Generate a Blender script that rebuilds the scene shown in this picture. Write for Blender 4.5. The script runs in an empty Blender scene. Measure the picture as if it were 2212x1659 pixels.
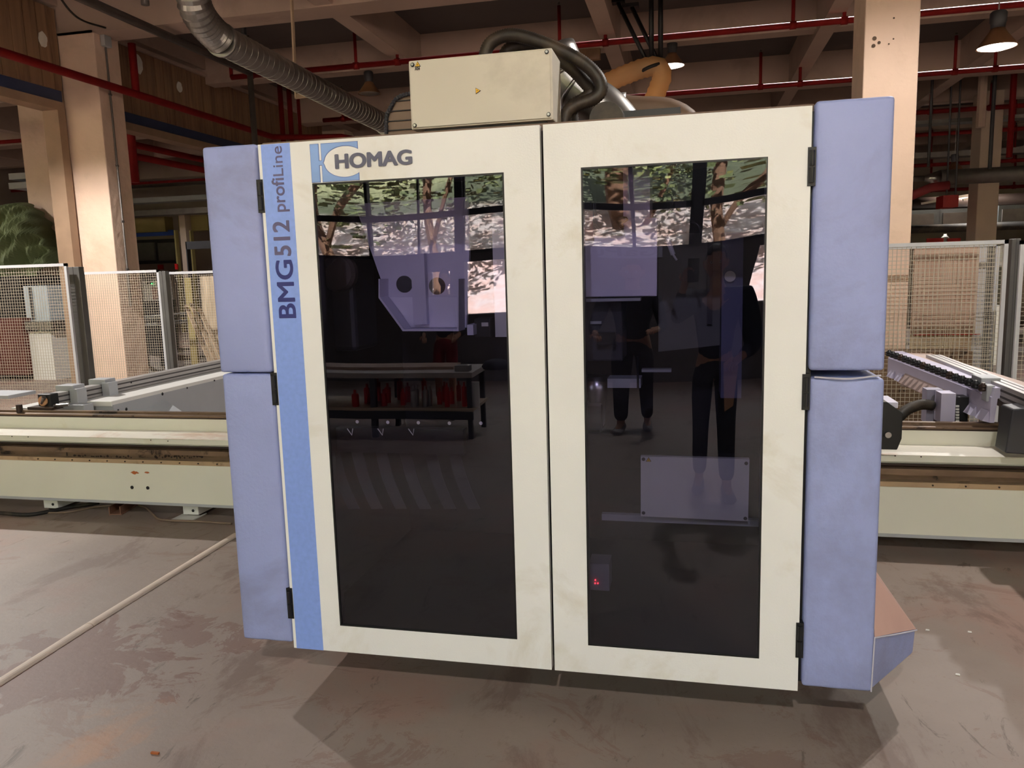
import bpy, bmesh, math, random
from mathutils import Vector, Matrix
random.seed(7)
sc = bpy.context.scene
COL = sc.collection
PI = math.pi

# ---------------------------------------------------------------- camera
F = 1683.3; CX, CY = 1106.0, 829.5
CR = Vector((0.97535554, 0.21880846, -0.0283626))
CU = Vector((-0.00376855, 0.14504977, 0.98941718))
CW = Vector((-0.22060683, 0.96492664, -0.14229969))
EYE = Vector((0, 0, 1.6))
cam_d = bpy.data.cameras.new('camera')
cam = bpy.data.objects.new('camera', cam_d); COL.objects.link(cam); sc.camera = cam
cam_d.sensor_width = 36; cam_d.sensor_fit = 'HORIZONTAL'; cam_d.lens = F * 36 / 2212
cam_d.clip_start = .06; cam_d.clip_end = 200
m = Matrix((CR, CU, -CW)).transposed().to_4x4(); m.translation = EYE
cam.matrix_world = m

def at(px, py, X=None, Y=None, Z=None):
    d = CW * F + CR * (px - CX) - CU * (py - CY)
    t = X / d.x if X is not None else Y / d.y if Y is not None else (Z - EYE.z) / d.z
    return EYE + d * t

# ---------------------------------------------------------------- world, sun, exposure
sc.view_settings.view_transform = 'Standard'; sc.view_settings.look = 'None'
sc.view_settings.gamma = 1; sc.view_settings.use_curve_mapping = False
sc.view_settings.exposure = 0.62
sc.cycles.max_bounces = 7; sc.cycles.diffuse_bounces = 4; sc.cycles.glossy_bounces = 4
sc.cycles.transparent_max_bounces = 14; sc.cycles.use_denoising = True
sc.cycles.caustics_reflective = False; sc.cycles.caustics_refractive = False
sc.cycles.sample_clamp_indirect = 6
W = bpy.data.worlds.new('sky'); sc.world = W; W.use_nodes = True
wn = W.node_tree.nodes; wl = W.node_tree.links
bg = wn['Background']
sky = wn.new('ShaderNodeTexSky'); sky.sky_type = 'HOSEK_WILKIE'; sky.turbidity = 4
sky.sun_direction = Vector((.3, .75, .9)).normalized()
mx = wn.new('ShaderNodeMixRGB'); mx.inputs[0].default_value = .75; mx.inputs[2].default_value = (.97, .97, 1, 1)
wl.new(sky.outputs[0], mx.inputs[1]); wl.new(mx.outputs[0], bg.inputs[0]); bg.inputs[1].default_value = 7.0
sd = bpy.data.lights.new('sun', 'SUN'); so = bpy.data.objects.new('sun', sd); COL.objects.link(so)
sd.energy = 50; sd.angle = .01; sd.color = (1, .97, .94)
so.rotation_euler = Vector((-.25, -.75, -.85)).to_track_quat('-Z', 'Y').to_euler()

# ---------------------------------------------------------------- materials
def lin(c):
    return tuple(((x / 255) / 12.92 if x / 255 <= .04045 else ((x / 255 + .055) / 1.055) ** 2.4) for x in c) + (1,)
MATS = {}
def mat(name, col, rough=.6, metal=0, var=.12, scale=4, bump=0, bscale=40, dirt=None, dscale=2, dlo=.55, dhi=.7, spec=.4, stretch=(1, 1, 1), emit=None, estr=0):
    if name in MATS: return MATS[name]
    M = bpy.data.materials.new(name); M.use_nodes = True
    n = M.node_tree.nodes; l = M.node_tree.links; b = n['Principled BSDF']
    b.inputs['Roughness'].default_value = rough; b.inputs['Metallic'].default_value = metal
    b.inputs['Specular IOR Level'].default_value = spec
    tc = n.new('ShaderNodeTexCoord'); mp = n.new('ShaderNodeMapping'); mp.inputs['Scale'].default_value = stretch
    l.new(tc.outputs['Object'], mp.inputs['Vector'])
    tx = n.new('ShaderNodeTexNoise'); tx.inputs['Scale'].default_value = scale; tx.inputs['Detail'].default_value = 8
    l.new(mp.outputs[0], tx.inputs['Vector'])
    c = lin(col)
    rp = n.new('ShaderNodeValToRGB'); l.new(tx.outputs[0], rp.inputs[0])
    rp.color_ramp.elements[0].position = .3; rp.color_ramp.elements[1].position = .7
    rp.color_ramp.elements[0].color = tuple(x * (1 - var) for x in c[:3]) + (1,)
    rp.color_ramp.elements[1].color = tuple(min(1, x * (1 + var)) for x in c[:3]) + (1,)
    out = rp.outputs[0]
    if dirt:
        t2 = n.new('ShaderNodeTexNoise'); t2.inputs['Scale'].default_value = dscale; t2.inputs['Detail'].default_value = 10
        t2.inputs['Roughness'].default_value = .65; t2.inputs['Distortion'].default_value = .4
        l.new(mp.outputs[0], t2.inputs['Vector'])
        r2 = n.new('ShaderNodeValToRGB'); l.new(t2.outputs[0], r2.inputs[0])
        r2.color_ramp.elements[0].position = dlo; r2.color_ramp.elements[1].position = dhi
        mm = n.new('ShaderNodeMixRGB'); l.new(r2.outputs[0], mm.inputs[0]); l.new(out, mm.inputs[1]); mm.inputs[2].default_value = lin(dirt)
        out = mm.outputs[0]
    l.new(out, b.inputs['Base Color'])
    if bump:
        t3 = n.new('ShaderNodeTexNoise'); t3.inputs['Scale'].default_value = bscale; t3.inputs['Detail'].default_value = 6
        l.new(tc.outputs['Object'], t3.inputs['Vector'])
        bp = n.new('ShaderNodeBump'); bp.inputs['Strength'].default_value = bump; bp.inputs['Distance'].default_value = .02
        l.new(t3.outputs[0], bp.inputs['Height']); l.new(bp.outputs[0], b.inputs['Normal'])
    if emit:
        b.inputs['Emission Color'].default_value = lin(emit); b.inputs['Emission Strength'].default_value = estr
    MATS[name] = M
    return M

CREAM = mat('cream enamel', (236, 235, 233), .45, var=.03, scale=3, dirt=(214, 207, 192), dscale=2.4, dlo=.56, dhi=.8, bump=.05, bscale=160)
BLUESTRIPE = mat('blue film', (134, 162, 232), .35, var=.05, scale=60)
VINYL = mat('blue padded vinyl', (151, 161, 208), .5, var=.05, scale=3, dirt=(128, 132, 164), dscale=1.4, dlo=.47, dhi=.72, bump=.12, bscale=70)
PINKV = mat('lit cushion and sheet pink', (196, 160, 148), .7, var=.05, scale=6)  # lit tone of the cushion top, painted in; also colours the pink sheet
PIPING = mat('stitching', (190, 188, 200), .7)
BOXGREY = mat('light grey box paint', (214, 206, 192), .5, var=.03, scale=3, dirt=(190, 182, 168), dscale=3, dlo=.55, dhi=.8)
BLACK = mat('black metal', (22, 22, 24), .45)
RUBBER = mat('black rubber', (34, 31, 28), .6, dirt=(82, 70, 56), dscale=5, dlo=.45, dhi=.75)
DKGREY = mat('dark grey', (60, 60, 64), .5)
HOSE = mat('dusty black hose', (40, 34, 29), .5, dirt=(82, 68, 54), dscale=7, dlo=.45, dhi=.7)
TANHOSE = mat('amber flexible duct', (220, 180, 136), .5, var=.08, spec=.5)
_n = TANHOSE.node_tree.nodes; _l = TANHOSE.node_tree.links; _t = _n.new('ShaderNodeBsdfTranslucent'); _t.inputs[0].default_value = lin((244, 206, 156)); _m = _n.new('ShaderNodeMixShader'); _m.inputs[0].default_value = .5
_l.new(_n['Principled BSDF'].outputs[0], _m.inputs[1]); _l.new(_t.outputs[0], _m.inputs[2]); _l.new(_m.outputs[0], _n['Material Output'].inputs[0])
GALV = mat('galvanised steel', (150, 146, 142), .35, metal=.9, var=.12, scale=9)
GALVD = mat('dull galvanised steel', (118, 112, 108), .5, metal=.7, var=.12, scale=6)
STEEL = mat('brushed steel', (180, 178, 176), .3, metal=1)
ALU = mat('aluminium profile', (178, 174, 172), .4, metal=.55, var=.05)
ALUDK = mat('profile groove', (70, 66, 66), .6)
POSTDK = mat('dark fence post', (84, 82, 80), .5)
FENCEW = mat('pale fence frame', (186, 186, 190), .45, var=.05)
WIRE = mat('fence wire', (184, 174, 158), .5)
WIREP = mat('old brass wire', (170, 150, 118), .5)
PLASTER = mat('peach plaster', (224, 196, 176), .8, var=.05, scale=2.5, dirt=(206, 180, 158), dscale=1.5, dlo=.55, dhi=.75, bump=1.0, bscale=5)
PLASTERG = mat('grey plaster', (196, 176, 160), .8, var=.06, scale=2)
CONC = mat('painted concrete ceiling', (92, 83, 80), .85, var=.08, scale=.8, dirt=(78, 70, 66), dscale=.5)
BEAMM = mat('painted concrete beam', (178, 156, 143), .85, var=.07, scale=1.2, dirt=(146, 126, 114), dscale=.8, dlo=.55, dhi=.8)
WALLM = mat('cream wall', (160, 146, 136), .85, var=.06, scale=1)
BROWNP = mat('dusty brown shutter box', (140, 108, 82), .65, var=.2, scale=1.2, stretch=(1, 8, .5), dirt=(92, 66, 50), dscale=1.1, dlo=.5, dhi=.75)
TRIM = mat('brown jamb', (150, 124, 102), .6, var=.1)
NAVY = mat('navy strip', (52, 62, 92), .5)
RED = mat('red pipe paint', (112, 16, 15), .7, var=.15, scale=5, spec=.2)
REDB = mat('bright red', (190, 30, 28), .5)
BEDM = mat('pale green cast bed', (220, 218, 204), .5, var=.04, scale=2, dirt=(178, 156, 122), dscale=1.3, dlo=.6, dhi=.85)
BEDW = mat('white bed ledge', (232, 226, 214), .4, var=.03, scale=2, dirt=(196, 160, 136), dscale=1.7, dlo=.56, dhi=.72)
RAILBR = mat('greasy brown rail', (120, 98, 80), .4, metal=.4, var=.2, scale=5, dirt=(45, 34, 28), dscale=6, dlo=.56, dhi=.64)
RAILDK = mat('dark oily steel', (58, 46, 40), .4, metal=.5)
RUST = mat('rust chip', (166, 92, 46), .8)
LGREY = mat('grey machine paint', (168, 170, 174), .5, var=.04)
WHITEM = mat('white machine cover', (222, 220, 216), .45, var=.03)
LAV = mat('pale lilac machine paint', (214, 210, 228), .5, var=.04)
WOOD = mat('plywood', (184, 154, 136), .7, var=.1, scale=2, stretch=(1, 1, .2), dirt=(146, 114, 96), dscale=1.3, dlo=.5, dhi=.8)
WOODP = mat('pale timber', (190, 166, 140), .7, var=.08)
TARP = mat('green tarpaulin', (104, 114, 80), .6, var=.12, scale=3)
OLIVE = mat('mustard shutter box', (140, 126, 78), .6, var=.08, scale=3)
CARTON = mat('cardboard', (196, 146, 108), .8)
YEL = mat('warning yellow', (240, 190, 50), .5)
INK = mat('print black', (45, 42, 45), .6)
GREYINK = mat('grey lettering', (92, 94, 112), .5)
NAVYINK = mat('navy lettering', (44, 50, 118), .5)
PURPINK = mat('plum grey lettering', (92, 88, 122), .5)
PAPER = mat('white paper', (225, 222, 215), .7)
SKIN = mat('skin', (176, 128, 102), .55)
HAIR = mat('black hair', (26, 22, 20), .6)
CLDARK = mat('charcoal cloth', (48, 48, 56), .8)
CLBLUE = mat('slate blue cloth', (44, 46, 58), .8)
CLRED = mat('dark red cloth', (120, 30, 36), .8)
SHOEM = mat('grey shoe', (120, 116, 118), .7)
BARK = mat('bark', (120, 88, 66), .9, var=.2, scale=4)
LEAF = mat('leaf', (100, 108, 66), .6, var=.35, scale=1.2, dirt=(156, 154, 88), dscale=.8, dlo=.5, dhi=.7)
ROCK = mat('stony bank', (190, 160, 146), .9, var=.2, scale=2.2, dirt=(236, 218, 208), dscale=2.6, dlo=.44, dhi=.6)
LAMPG = mat('lit lamp glass', (255, 250, 240), .4, emit=(255, 246, 232), estr=6)
SHADE = mat('rusty lamp shade', (128, 92, 66), .5, metal=.3, var=.2)
LEDR = mat('red led', (255, 30, 30), .4, emit=(255, 40, 50), estr=5)
LEDG = mat('green led', (40, 255, 90), .4, emit=(60, 255, 110), estr=4)
CABLE = mat('grey cable', (128, 108, 92), .6)

def floor_mat():
    M = bpy.data.materials.new('worn concrete floor'); M.use_nodes = True
    n = M.node_tree.nodes; l = M.node_tree.links; b = n['Principled BSDF']
    tc = n.new('ShaderNodeTexCoord')
    def noise(s, d=8, st=(1, 1, 1), dist=0, r=.6):
        mp = n.new('ShaderNodeMapping'); mp.inputs['Scale'].default_value = st; l.new(tc.outputs['Object'], mp.inputs[0])
        t = n.new('ShaderNodeTexNoise'); t.inputs['Scale'].default_value = s; t.inputs['Detail'].default_value = d
        t.inputs['Distortion'].default_value = dist; t.inputs['Roughness'].default_value = r
        l.new(mp.outputs[0], t.inputs['Vector']); return t.outputs[0]
    def ramp(i, a, bb, ca=(0, 0, 0, 1), cb=(1, 1, 1, 1)):
        r = n.new('ShaderNodeValToRGB'); l.new(i, r.inputs[0]); e = r.color_ramp.elements
        e[0].position = a; e[1].position = bb; e[0].color = ca; e[1].color = cb; return r.outputs[0]
    def mix(f, a, c, k=1):
        x = n.new('ShaderNodeMixRGB')
        if k != 1:
            mt = n.new('ShaderNodeMath'); mt.operation = 'MULTIPLY'; mt.inputs[1].default_value = k; l.new(f, mt.inputs[0]); f = mt.outputs[0]
        l.new(f, x.inputs[0]); l.new(a, x.inputs[1]); x.inputs[2].default_value = c; return x.outputs[0]
    base = ramp(noise(1.1), .3, .7, lin((138, 122, 112)), lin((156, 140, 129)))
    a = mix(ramp(noise(.9, 12, dist=.3), .5, .62), base, lin((156, 124, 112)), .75)
    a = mix(ramp(noise(2.6, 14, (1, .45, 1), .5, .7), .55, .62), a, lin((112, 90, 80)), .6)
    a = mix(ramp(noise(7, 10, (1, .35, 1), 1.2, .75), .6, .66), a, lin((84, 70, 62)), .6)
    a = mix(ramp(noise(.45, 6), .62, .74), a, lin((176, 138, 108)), .5)
    a = mix(ramp(noise(1.7, 14, (.5, 1, 1), 1.6, .8), .57, .575), a, lin((126, 94, 82)), .4)
    a = mix(ramp(noise(11, 12, (.25, 1.4, 1), .8, .8), .68, .7), a, lin((80, 68, 60)), .55)
    a = mix(ramp(noise(60, 3), .6, .75), a, lin((120, 106, 96)), .3)
    def spill(a, c, rad, col, k, sx=1.0, sh=.02):
        v = n.new('ShaderNodeVectorMath'); v.operation = 'SUBTRACT'; l.new(tc.outputs['Object'], v.inputs[0]); v.inputs[1].default_value = (c.x, c.y, 0)
        w = n.new('ShaderNodeVectorMath'); w.operation = 'MULTIPLY'; l.new(v.outputs[0], w.inputs[0]); w.inputs[1].default_value = (sx / rad, 1 / rad, 0)
        q = n.new('ShaderNodeVectorMath'); q.operation = 'LENGTH'; l.new(w.outputs[0], q.inputs[0])
        m2 = n.new('ShaderNodeMath'); m2.operation = 'MULTIPLY_ADD'; l.new(q.outputs['Value'], m2.inputs[0]); m2.inputs[1].default_value = -.22; l.new(noise(3.2, 14, (1, 1, 1), .6, .68), m2.inputs[2])
        return mix(ramp(m2.outputs[0], .33, .33 + sh), a, col, k)
    a = spill(a, at(175, 1420, Z=0), .42, lin((118, 86, 76)), .75, .8)
    a = spill(a, at(390, 1370, Z=0), .2, lin((118, 86, 76)), .6, .5)
    a = spill(a, at(190, 1600, Z=0), .25, lin((188, 134, 92)), .5, 1, .2)
    l.new(a, b.inputs['Base Color']); b.inputs['Roughness'].default_value = .55
    b.inputs['Specular IOR Level'].default_value = .35
    bp = n.new('ShaderNodeBump'); bp.inputs['Strength'].default_value = .12; bp.inputs['Distance'].default_value = .01
    l.new(noise(25, 8), bp.inputs['Height']); l.new(bp.outputs[0], b.inputs['Normal'])
    return M
FLOORM = floor_mat()

def glass(name, tint, refl):
    M = bpy.data.materials.new(name); M.use_nodes = True
    n = M.node_tree.nodes; l = M.node_tree.links; n.remove(n['Principled BSDF'])
    tr = n.new('ShaderNodeBsdfTransparent'); tr.inputs[0].default_value = tint + (1,)
    gl = n.new('ShaderNodeBsdfGlossy'); gl.inputs['Roughness'].default_value = .0; gl.inputs[0].default_value = (.86, .88, 1, 1)
    ge = n.new('ShaderNodeNewGeometry'); dt = n.new('ShaderNodeVectorMath'); dt.operation = 'DOT_PRODUCT'
    l.new(ge.outputs['Normal'], dt.inputs[0]); l.new(ge.outputs['Incoming'], dt.inputs[1])
    def mth(op, i, v, clamp=False, flip=False):
        q = n.new('ShaderNodeMath'); q.operation = op; q.use_clamp = clamp
        l.new(i, q.inputs[1 if flip else 0])
        if v is not None: q.inputs[0 if flip else 1].default_value = v
        return q
    a_ = mth('ABSOLUTE', dt.outputs['Value'], None); b_ = mth('SUBTRACT', a_.outputs[0], 1.0, True, True)
    c_ = mth('POWER', b_.outputs[0], 5.0); d_ = mth('MULTIPLY', c_.outputs[0], .96); e_ = mth('ADD', d_.outputs[0], .04)
    mu = mth('MULTIPLY', e_.outputs[0], refl, True)
    mi = n.new('ShaderNodeMixShader'); l.new(mu.outputs[0], mi.inputs[0]); l.new(tr.outputs[0], mi.inputs[1]); l.new(gl.outputs[0], mi.inputs[2])
    l.new(mi.outputs[0], n['Material Output'].inputs[0]); return M
TINT = glass('violet tinted safety glass', (.46, .45, .6), 2.2)
CLEAR = glass('window glass', (.9, .92, .9), 1.5)

# ---------------------------------------------------------------- mesh builder
def crom(pts, n=8):
    P = [Vector(p) for p in pts]
    if len(P) < 3: return P
    Q = [P[0] * 2 - P[1]] + P + [P[-1] * 2 - P[-2]]; out = []
    for i in range(1, len(Q) - 2):
        a, b, c, d = Q[i - 1:i + 3]
        for k in range(n):
            t = k / n
            out.append(.5 * ((2 * b) + (c - a) * t + (2 * a - 5 * b + 4 * c - d) * t * t + (3 * b - a - 3 * c + d) * t ** 3))
    out.append(P[-1]); return out
def resample(P, step):
    out = [P[0]]; acc = 0
    for a, b in zip(P, P[1:]):
        L = (b - a).length
        if L < 1e-9: continue
        t = step - acc
        while t <= L:
            out.append(a.lerp(b, t / L)); t += step
        acc = (acc + L) % step if step else 0
    if (out[-1] - P[-1]).length > step * .3: out.append(P[-1])
    return out
class MB:
    def __init__(s): s.v = []; s.f = []
    def add(s, V, Fc):
        o = len(s.v); s.v += [tuple(p) for p in V]; s.f += [tuple(i + o for i in q) for q in Fc]; return s
    def box(s, x0, x1, y0, y1, z0, z1):
        x0, x1 = sorted((x0, x1)); y0, y1 = sorted((y0, y1)); z0, z1 = sorted((z0, z1))
        return s.add([(x, y, z) for x in (x0, x1) for y in (y0, y1) for z in (z0, z1)],
                     [(0, 1, 3, 2), (4, 6, 7, 5), (0, 4, 5, 1), (2, 3, 7, 6), (0, 2, 6, 4), (1, 5, 7, 3)])
    def cbox(s, c, sx, sy, sz, rot=None):
        b = MB().box(-sx / 2, sx / 2, -sy / 2, sy / 2, -sz / 2, sz / 2); R = rot if rot else Matrix.Identity(3)
        return s.add([R @ Vector(p) + Vector(c) for p in b.v], b.f)
    def bar(s, a, b, w, h=None):
        a = Vector(a); b = Vector(b); d = b - a; L = d.length; z = d.normalized()
        x = z.cross(Vector((0, 0, 1)));  x = x.normalized() if x.length > 1e-4 else Vector((1, 0, 0)); y = z.cross(x)
        R = Matrix((x, y, z)).transposed()
        return s.cbox((a + b) / 2, w, h or w, L, R)
    def tube(s, pts, r, n=10, cap=True):
        P = [Vector(p) for p in pts]; m_ = len(P); up = None; V = []
        for i, p in enumerate(P):
            t = (P[min(i + 1, m_ - 1)] - P[max(i - 1, 0)]).normalized()
            if up is None: up = t.orthogonal().normalized()
            else:
                up = up - t * up.dot(t); up = up.normalized() if up.length > 1e-6 else t.orthogonal().normalized()
            w = t.cross(up); rr = r[i] if isinstance(r, (list, tuple)) else r
            for k in range(n):
                a = 2 * PI * k / n; V.append(p + (up * math.cos(a) + w * math.sin(a)) * rr)
        Fc = [(i * n + k, i * n + (k + 1) % n, (i + 1) * n + (k + 1) % n, (i + 1) * n + k) for i in range(m_ - 1) for k in range(n)]
        if cap: Fc += [tuple(range(n))[::-1], tuple((m_ - 1) * n + k for k in range(n))]
        return s.add(V, Fc)
    def corr(s, pts, r, pitch=.012, amp=.08, n=14, smooth=8):
        P = resample(crom(pts, smooth), pitch / 2)
        return s.tube(P, [r * (1 + (amp if i % 2 else -amp)) for i in range(len(P))], n)
    def prism(s, poly, a0, a1, ax='Y'):
        def mk(p, a): return {'Y': (p[0], a, p[1]), 'X': (a, p[0], p[1]), 'Z': (p[0], p[1], a)}[ax]
        n = len(poly)
        return s.add([mk(p, a0) for p in poly] + [mk(p, a1) for p in poly],
                     [tuple(range(n)), tuple(range(2 * n - 1, n - 1, -1))] + [(i, i + n, (i + 1) % n + n, (i + 1) % n) for i in range(n)])
    def lathe(s, prof, c=(0, 0, 0), n=20, ax='Z'):
        V = []; m_ = len(prof)
        for (r, h) in prof:
            for k in range(n):
                a = 2 * PI * k / n; p = (r * math.cos(a), r * math.sin(a), h)
                if ax == 'Y': p = (p[0], p[2], p[1])
                if ax == 'X': p = (p[2], p[0], p[1])
                V.append(Vector(p) + Vector(c))
        return s.add(V, [(i * n + k, i * n + (k + 1) % n, (i + 1) * n + (k + 1) % n, (i + 1) * n + k) for i in range(m_ - 1) for k in range(n)]
                     + [tuple(range(n))[::-1], tuple((m_ - 1) * n + k for k in range(n))])
    def build(s, name, mt, parent=None, smooth=False, bevel=0, seg=2, sub=0):
        me = bpy.data.meshes.new(name); me.from_pydata(s.v, [], s.f); me.update()
        bm = bmesh.new(); bm.from_mesh(me); bmesh.ops.recalc_face_normals(bm, faces=bm.faces); bm.to_mesh(me); bm.free()
        me.materials.append(mt)
        if smooth:
            for p in me.polygons: p.use_smooth = len(p.vertices) <= 4
        o = bpy.data.objects.new(name, me); COL.objects.link(o)
        if parent: setp(o, parent)
        if bevel:
            bv = o.modifiers.new('bevel', 'BEVEL'); bv.width = bevel; bv.segments = seg; bv.limit_method = 'ANGLE'; bv.angle_limit = .6
        if sub:
            sb = o.modifiers.new('sub', 'SUBSURF'); sb.levels = sub; sb.render_levels = sub
        return o
def wmat(o):
    if o.parent: return wmat(o.parent) @ o.matrix_parent_inverse @ o.matrix_basis
    return o.matrix_basis.copy()
def setp(o, p):
    o.parent = p; o.matrix_parent_inverse = wmat(p).inverted()
def tag(o, label=None, cat=None, group=None, kind=None):
    if label: o['label'] = label
    if cat: o['category'] = cat
    if group: o['group'] = group
    if kind: o['kind'] = kind
    return o
def thing(name, label, cat, loc=(0, 0, 0), group=None):
    o = bpy.data.objects.new(name, None); COL.objects.link(o); o.location = loc; o.empty_display_size = .1
    return tag(o, label, cat, group)
def struct(name, mb, mt, **k): return tag(mb.build(name, mt, **k), kind='structure')
def box(name, mt, parent, *b, **k): return MB().box(*b).build(name, mt, parent, **k)
def copy_tree(o, parent=None):
    c = o.copy(); COL.objects.link(c)
    if parent: c.parent = parent
    for ch in [x for x in bpy.data.objects if x.parent == o]: copy_tree(ch, c)
    return c
def dup(root, loc, label, group=None, rotz=None):
    c = copy_tree(root); c.location = loc; c['label'] = label
    if group: c['group'] = group
    if rotz is not None: c.rotation_euler.z = rotz
    return c
def text(name, s, mt, parent, x0, z0, x1, z1, y, bold=0, vert=False, th=.0015, aspect=None):
    """Text fitted into the rectangle x0..x1, z0..z1 on the plane Y=y; vert: reading upwards."""
    cu = bpy.data.curves.new('t', 'FONT'); cu.body = s; cu.size = 1; cu.extrude = 0; cu.resolution_u = 6
    t = bpy.data.objects.new('t', cu); COL.objects.link(t); dg = bpy.context.evaluated_depsgraph_get()
    me = bpy.data.meshes.new_from_object(t.evaluated_get(dg)); bpy.data.objects.remove(t)
    xs = [v.co.x for v in me.vertices]; ys = [v.co.y for v in me.vertices]
    a, b, c, d = min(xs), max(xs), min(ys), max(ys)
    for v in me.vertices:
        u = (v.co.x - a) / (b - a); w = (v.co.y - c) / (d - c)
        v.co = Vector((x0 + w * (x1 - x0), y, z0 + u * (z1 - z0))) if vert else Vector((x0 + u * (x1 - x0), y, z0 + w * (z1 - z0)))
        if vert: v.co.x = x1 - w * (x1 - x0)
    if bold:
        base = MB(); base.v = [tuple(v.co) for v in me.vertices]; base.f = [tuple(p.vertices) for p in me.polygons]
        h_ = abs(z1 - z0) if not vert else abs(x1 - x0); nb = MB()
        for q, (dx, dz) in enumerate(((0, 0), (1, 0), (-1, 0), (0, .6), (0, -.6), (.7, .45), (-.7, .45), (.7, -.45), (-.7, -.45))):
            if vert: dx, dz = dz, dx
            nb.add([(v[0] + dx * bold * h_, v[1] - q * .00003, v[2] + dz * bold * h_) for v in base.v], base.f)
        me = bpy.data.meshes.new(name); me.from_pydata(nb.v, [], nb.f); me.update()
    me.materials.clear(); me.materials.append(mt); me.name = name
    o = bpy.data.objects.new(name, me); COL.objects.link(o); setp(o, parent)
    so_ = o.modifiers.new('s', 'SOLIDIFY'); so_.thickness = th; so_.offset = 0
    return o

# ================================================================ THE HALL
FY = 2.60                                   # plane of the enclosure's doors
struct('floor', MB().box(-21, 15, -6.1, 31, -.2, 0), FLOORM)
struct('ground', MB().box(-40, 40, -40, -6.1, -.3, -.05), mat('yard ground', (170, 150, 130), .9, dirt=(120, 110, 80), dscale=.8))
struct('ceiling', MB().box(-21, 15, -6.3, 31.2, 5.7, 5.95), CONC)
struct('wall_back', MB().box(-21, 15, 31, 31.2, 0, 5.7), WALLM)
struct('wall_right', MB().box(15, 15.2, -6.3, 31.2, 0, 5.7), WALLM)
struct('wall_left', MB().box(-21.2, -21, -6.3, 31.2, 0, 5.7), WALLM)
wf = MB().box(-21, 15, -6.2, -5.95, 4.7, 5.7).box(-21, 15, -6.2, -5.95, 1.85, 1.9); xp = -21
for (xa, xb, za, zb) in ((-3.85, -3.4, 1.25, 1.66), (-3.12, -1.95, 1.0, 1.78), (.75, 3.0, 1.05, 1.8), (4.0, 6.1, 1.05, 1.8)):
    wf.box(xp, xa, -6.2, -5.95, 0, 1.85).box(xa, xb, -6.2, -5.95, 0, za).box(xa, xb, -6.2, -5.95, zb, 1.85); xp = xb
wf.box(xp, 15, -6.2, -5.95, 0, 1.85)
struct('wall_front', wf, mat('dim front wall', (104, 98, 98), .8))
for Y in (3.3, 6.65, 10.0, 13.5, 17.0, 20.5, 24.0, 27.5):
    main = Y in (3.3, 10.0, 17.0, 24.0)
    struct('ceiling_beam', MB().box(-21, 15, Y, Y + (.45 if main else .3), 5.1 if main else 5.2, 5.7), BEAMM)
for X in (-4.78, -1.35, 1.92, 5.0, 8.4, 11.7, -12, -15.4, -18.6):
    struct('ceiling_girder_beam', MB().box(X, X + .25, -5.95, 31, 5.12, 5.7), BEAMM)
# columns
def column(x0, x1, y0, y1, label, z1=5.15, mt=PLASTER):
    return tag(MB().box(x0, x1, y0, y1, 0, z1).build('concrete_column', mt, bevel=.012), label, 'column', kind='structure')
column(-8.78, -8.18, 10.0, 10.5, 'broad peach concrete column beside the shutter openings')
column(1.61, 2.09, 8.3, 8.85, 'tall peach concrete column behind the right blue pads')
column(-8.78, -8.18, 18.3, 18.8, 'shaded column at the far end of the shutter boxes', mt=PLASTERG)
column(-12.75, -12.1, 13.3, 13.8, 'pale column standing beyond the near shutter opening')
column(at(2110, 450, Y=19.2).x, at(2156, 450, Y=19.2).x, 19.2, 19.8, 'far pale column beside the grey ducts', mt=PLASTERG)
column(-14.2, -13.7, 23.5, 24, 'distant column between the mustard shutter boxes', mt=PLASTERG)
column(8.3, 8.9, 8.3, 8.88, 'column out beyond the right fence', mt=PLASTER)
column(-8.78, -8.18, 1.7, 2.3, 'column nearest the windows on the shutter side')
# partition along X = -8.4 : ledge beam + shutter boxes
struct('partition_beam', MB().box(-9.05, -8.72, -5.95, 31, 5.5, 5.7), BEAMM)
struct('trim_1', MB().box(-8.78, -8.7, 10.5, 18.3, 5.33, 5.38).box(-8.78, -8.72, 10.5, 18.3, 5.46, 5.5), BEAMM)
def shutter(y0, y1, zb, zt, label):
    t = thing('roller_shutter', label, 'roller shutter', (-8.8, (y0 + y1) / 2, zb))
    b = MB(); y = y0; zc = zb + .28
    while y < y1 - .02:                                   # vertical boards
        w = min(.22, y1 - y); b.box(-9.02, -8.745, y + .006, y + w - .006, zc, zt); y += .22
    b.box(-9.0, -8.76, y0, y1, zc, zt)
    b.build('shutter_box', BROWNP, t)
    box('header_strip', NAVY, t, -8.98, -8.77, y0, y1, zb + .12, zc)
    box('bottom_rail', TRIM, t, -9.0, -8.74, y0, y1, zb, zb + .12)
    box('side_jamb', TRIM, t, -9.0, -8.74, y0, y0 + .14, 0, zb)
    box('side_jamb', TRIM, t, -9.0, -8.74, y1 - .14, y1, 0, zb)
    return t
shutter(2.35, 9.96, 4.06, 5.45, 'brown boarded shutter box over the near opening')
shutter(10.52, 18.25, 4.02, 5.32, 'dark brown boarded shutter box over the further opening')
# white cable drops and foam patches on the shutter boxes
def patch(y, z, r, x, label):
    pts = [(y + r * .8 * math.cos(a) * random.uniform(.8, 1.1), z + r * math.sin(a) * random.uniform(.85, 1.1)) for a in [i * PI / 8 for i in range(16)]]
    tag(MB().prism(pts, x, x + .015, 'X').build('filler_patch', PAPER), label, 'patch')
p = at(296, 138, X=-8.745); patch(p.y, p.z, .16, -8.745, 'large round white filler patch on the further shutter box')
p = at(387, 188, X=-8.745); patch(p.y, p.z, .09, -8.745, 'small white filler patch under a thin cord')
p = at(91, 85, X=-8.745); patch(p.y, p.z, .1, -8.745, 'white filler blob on the near shutter box')
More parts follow.
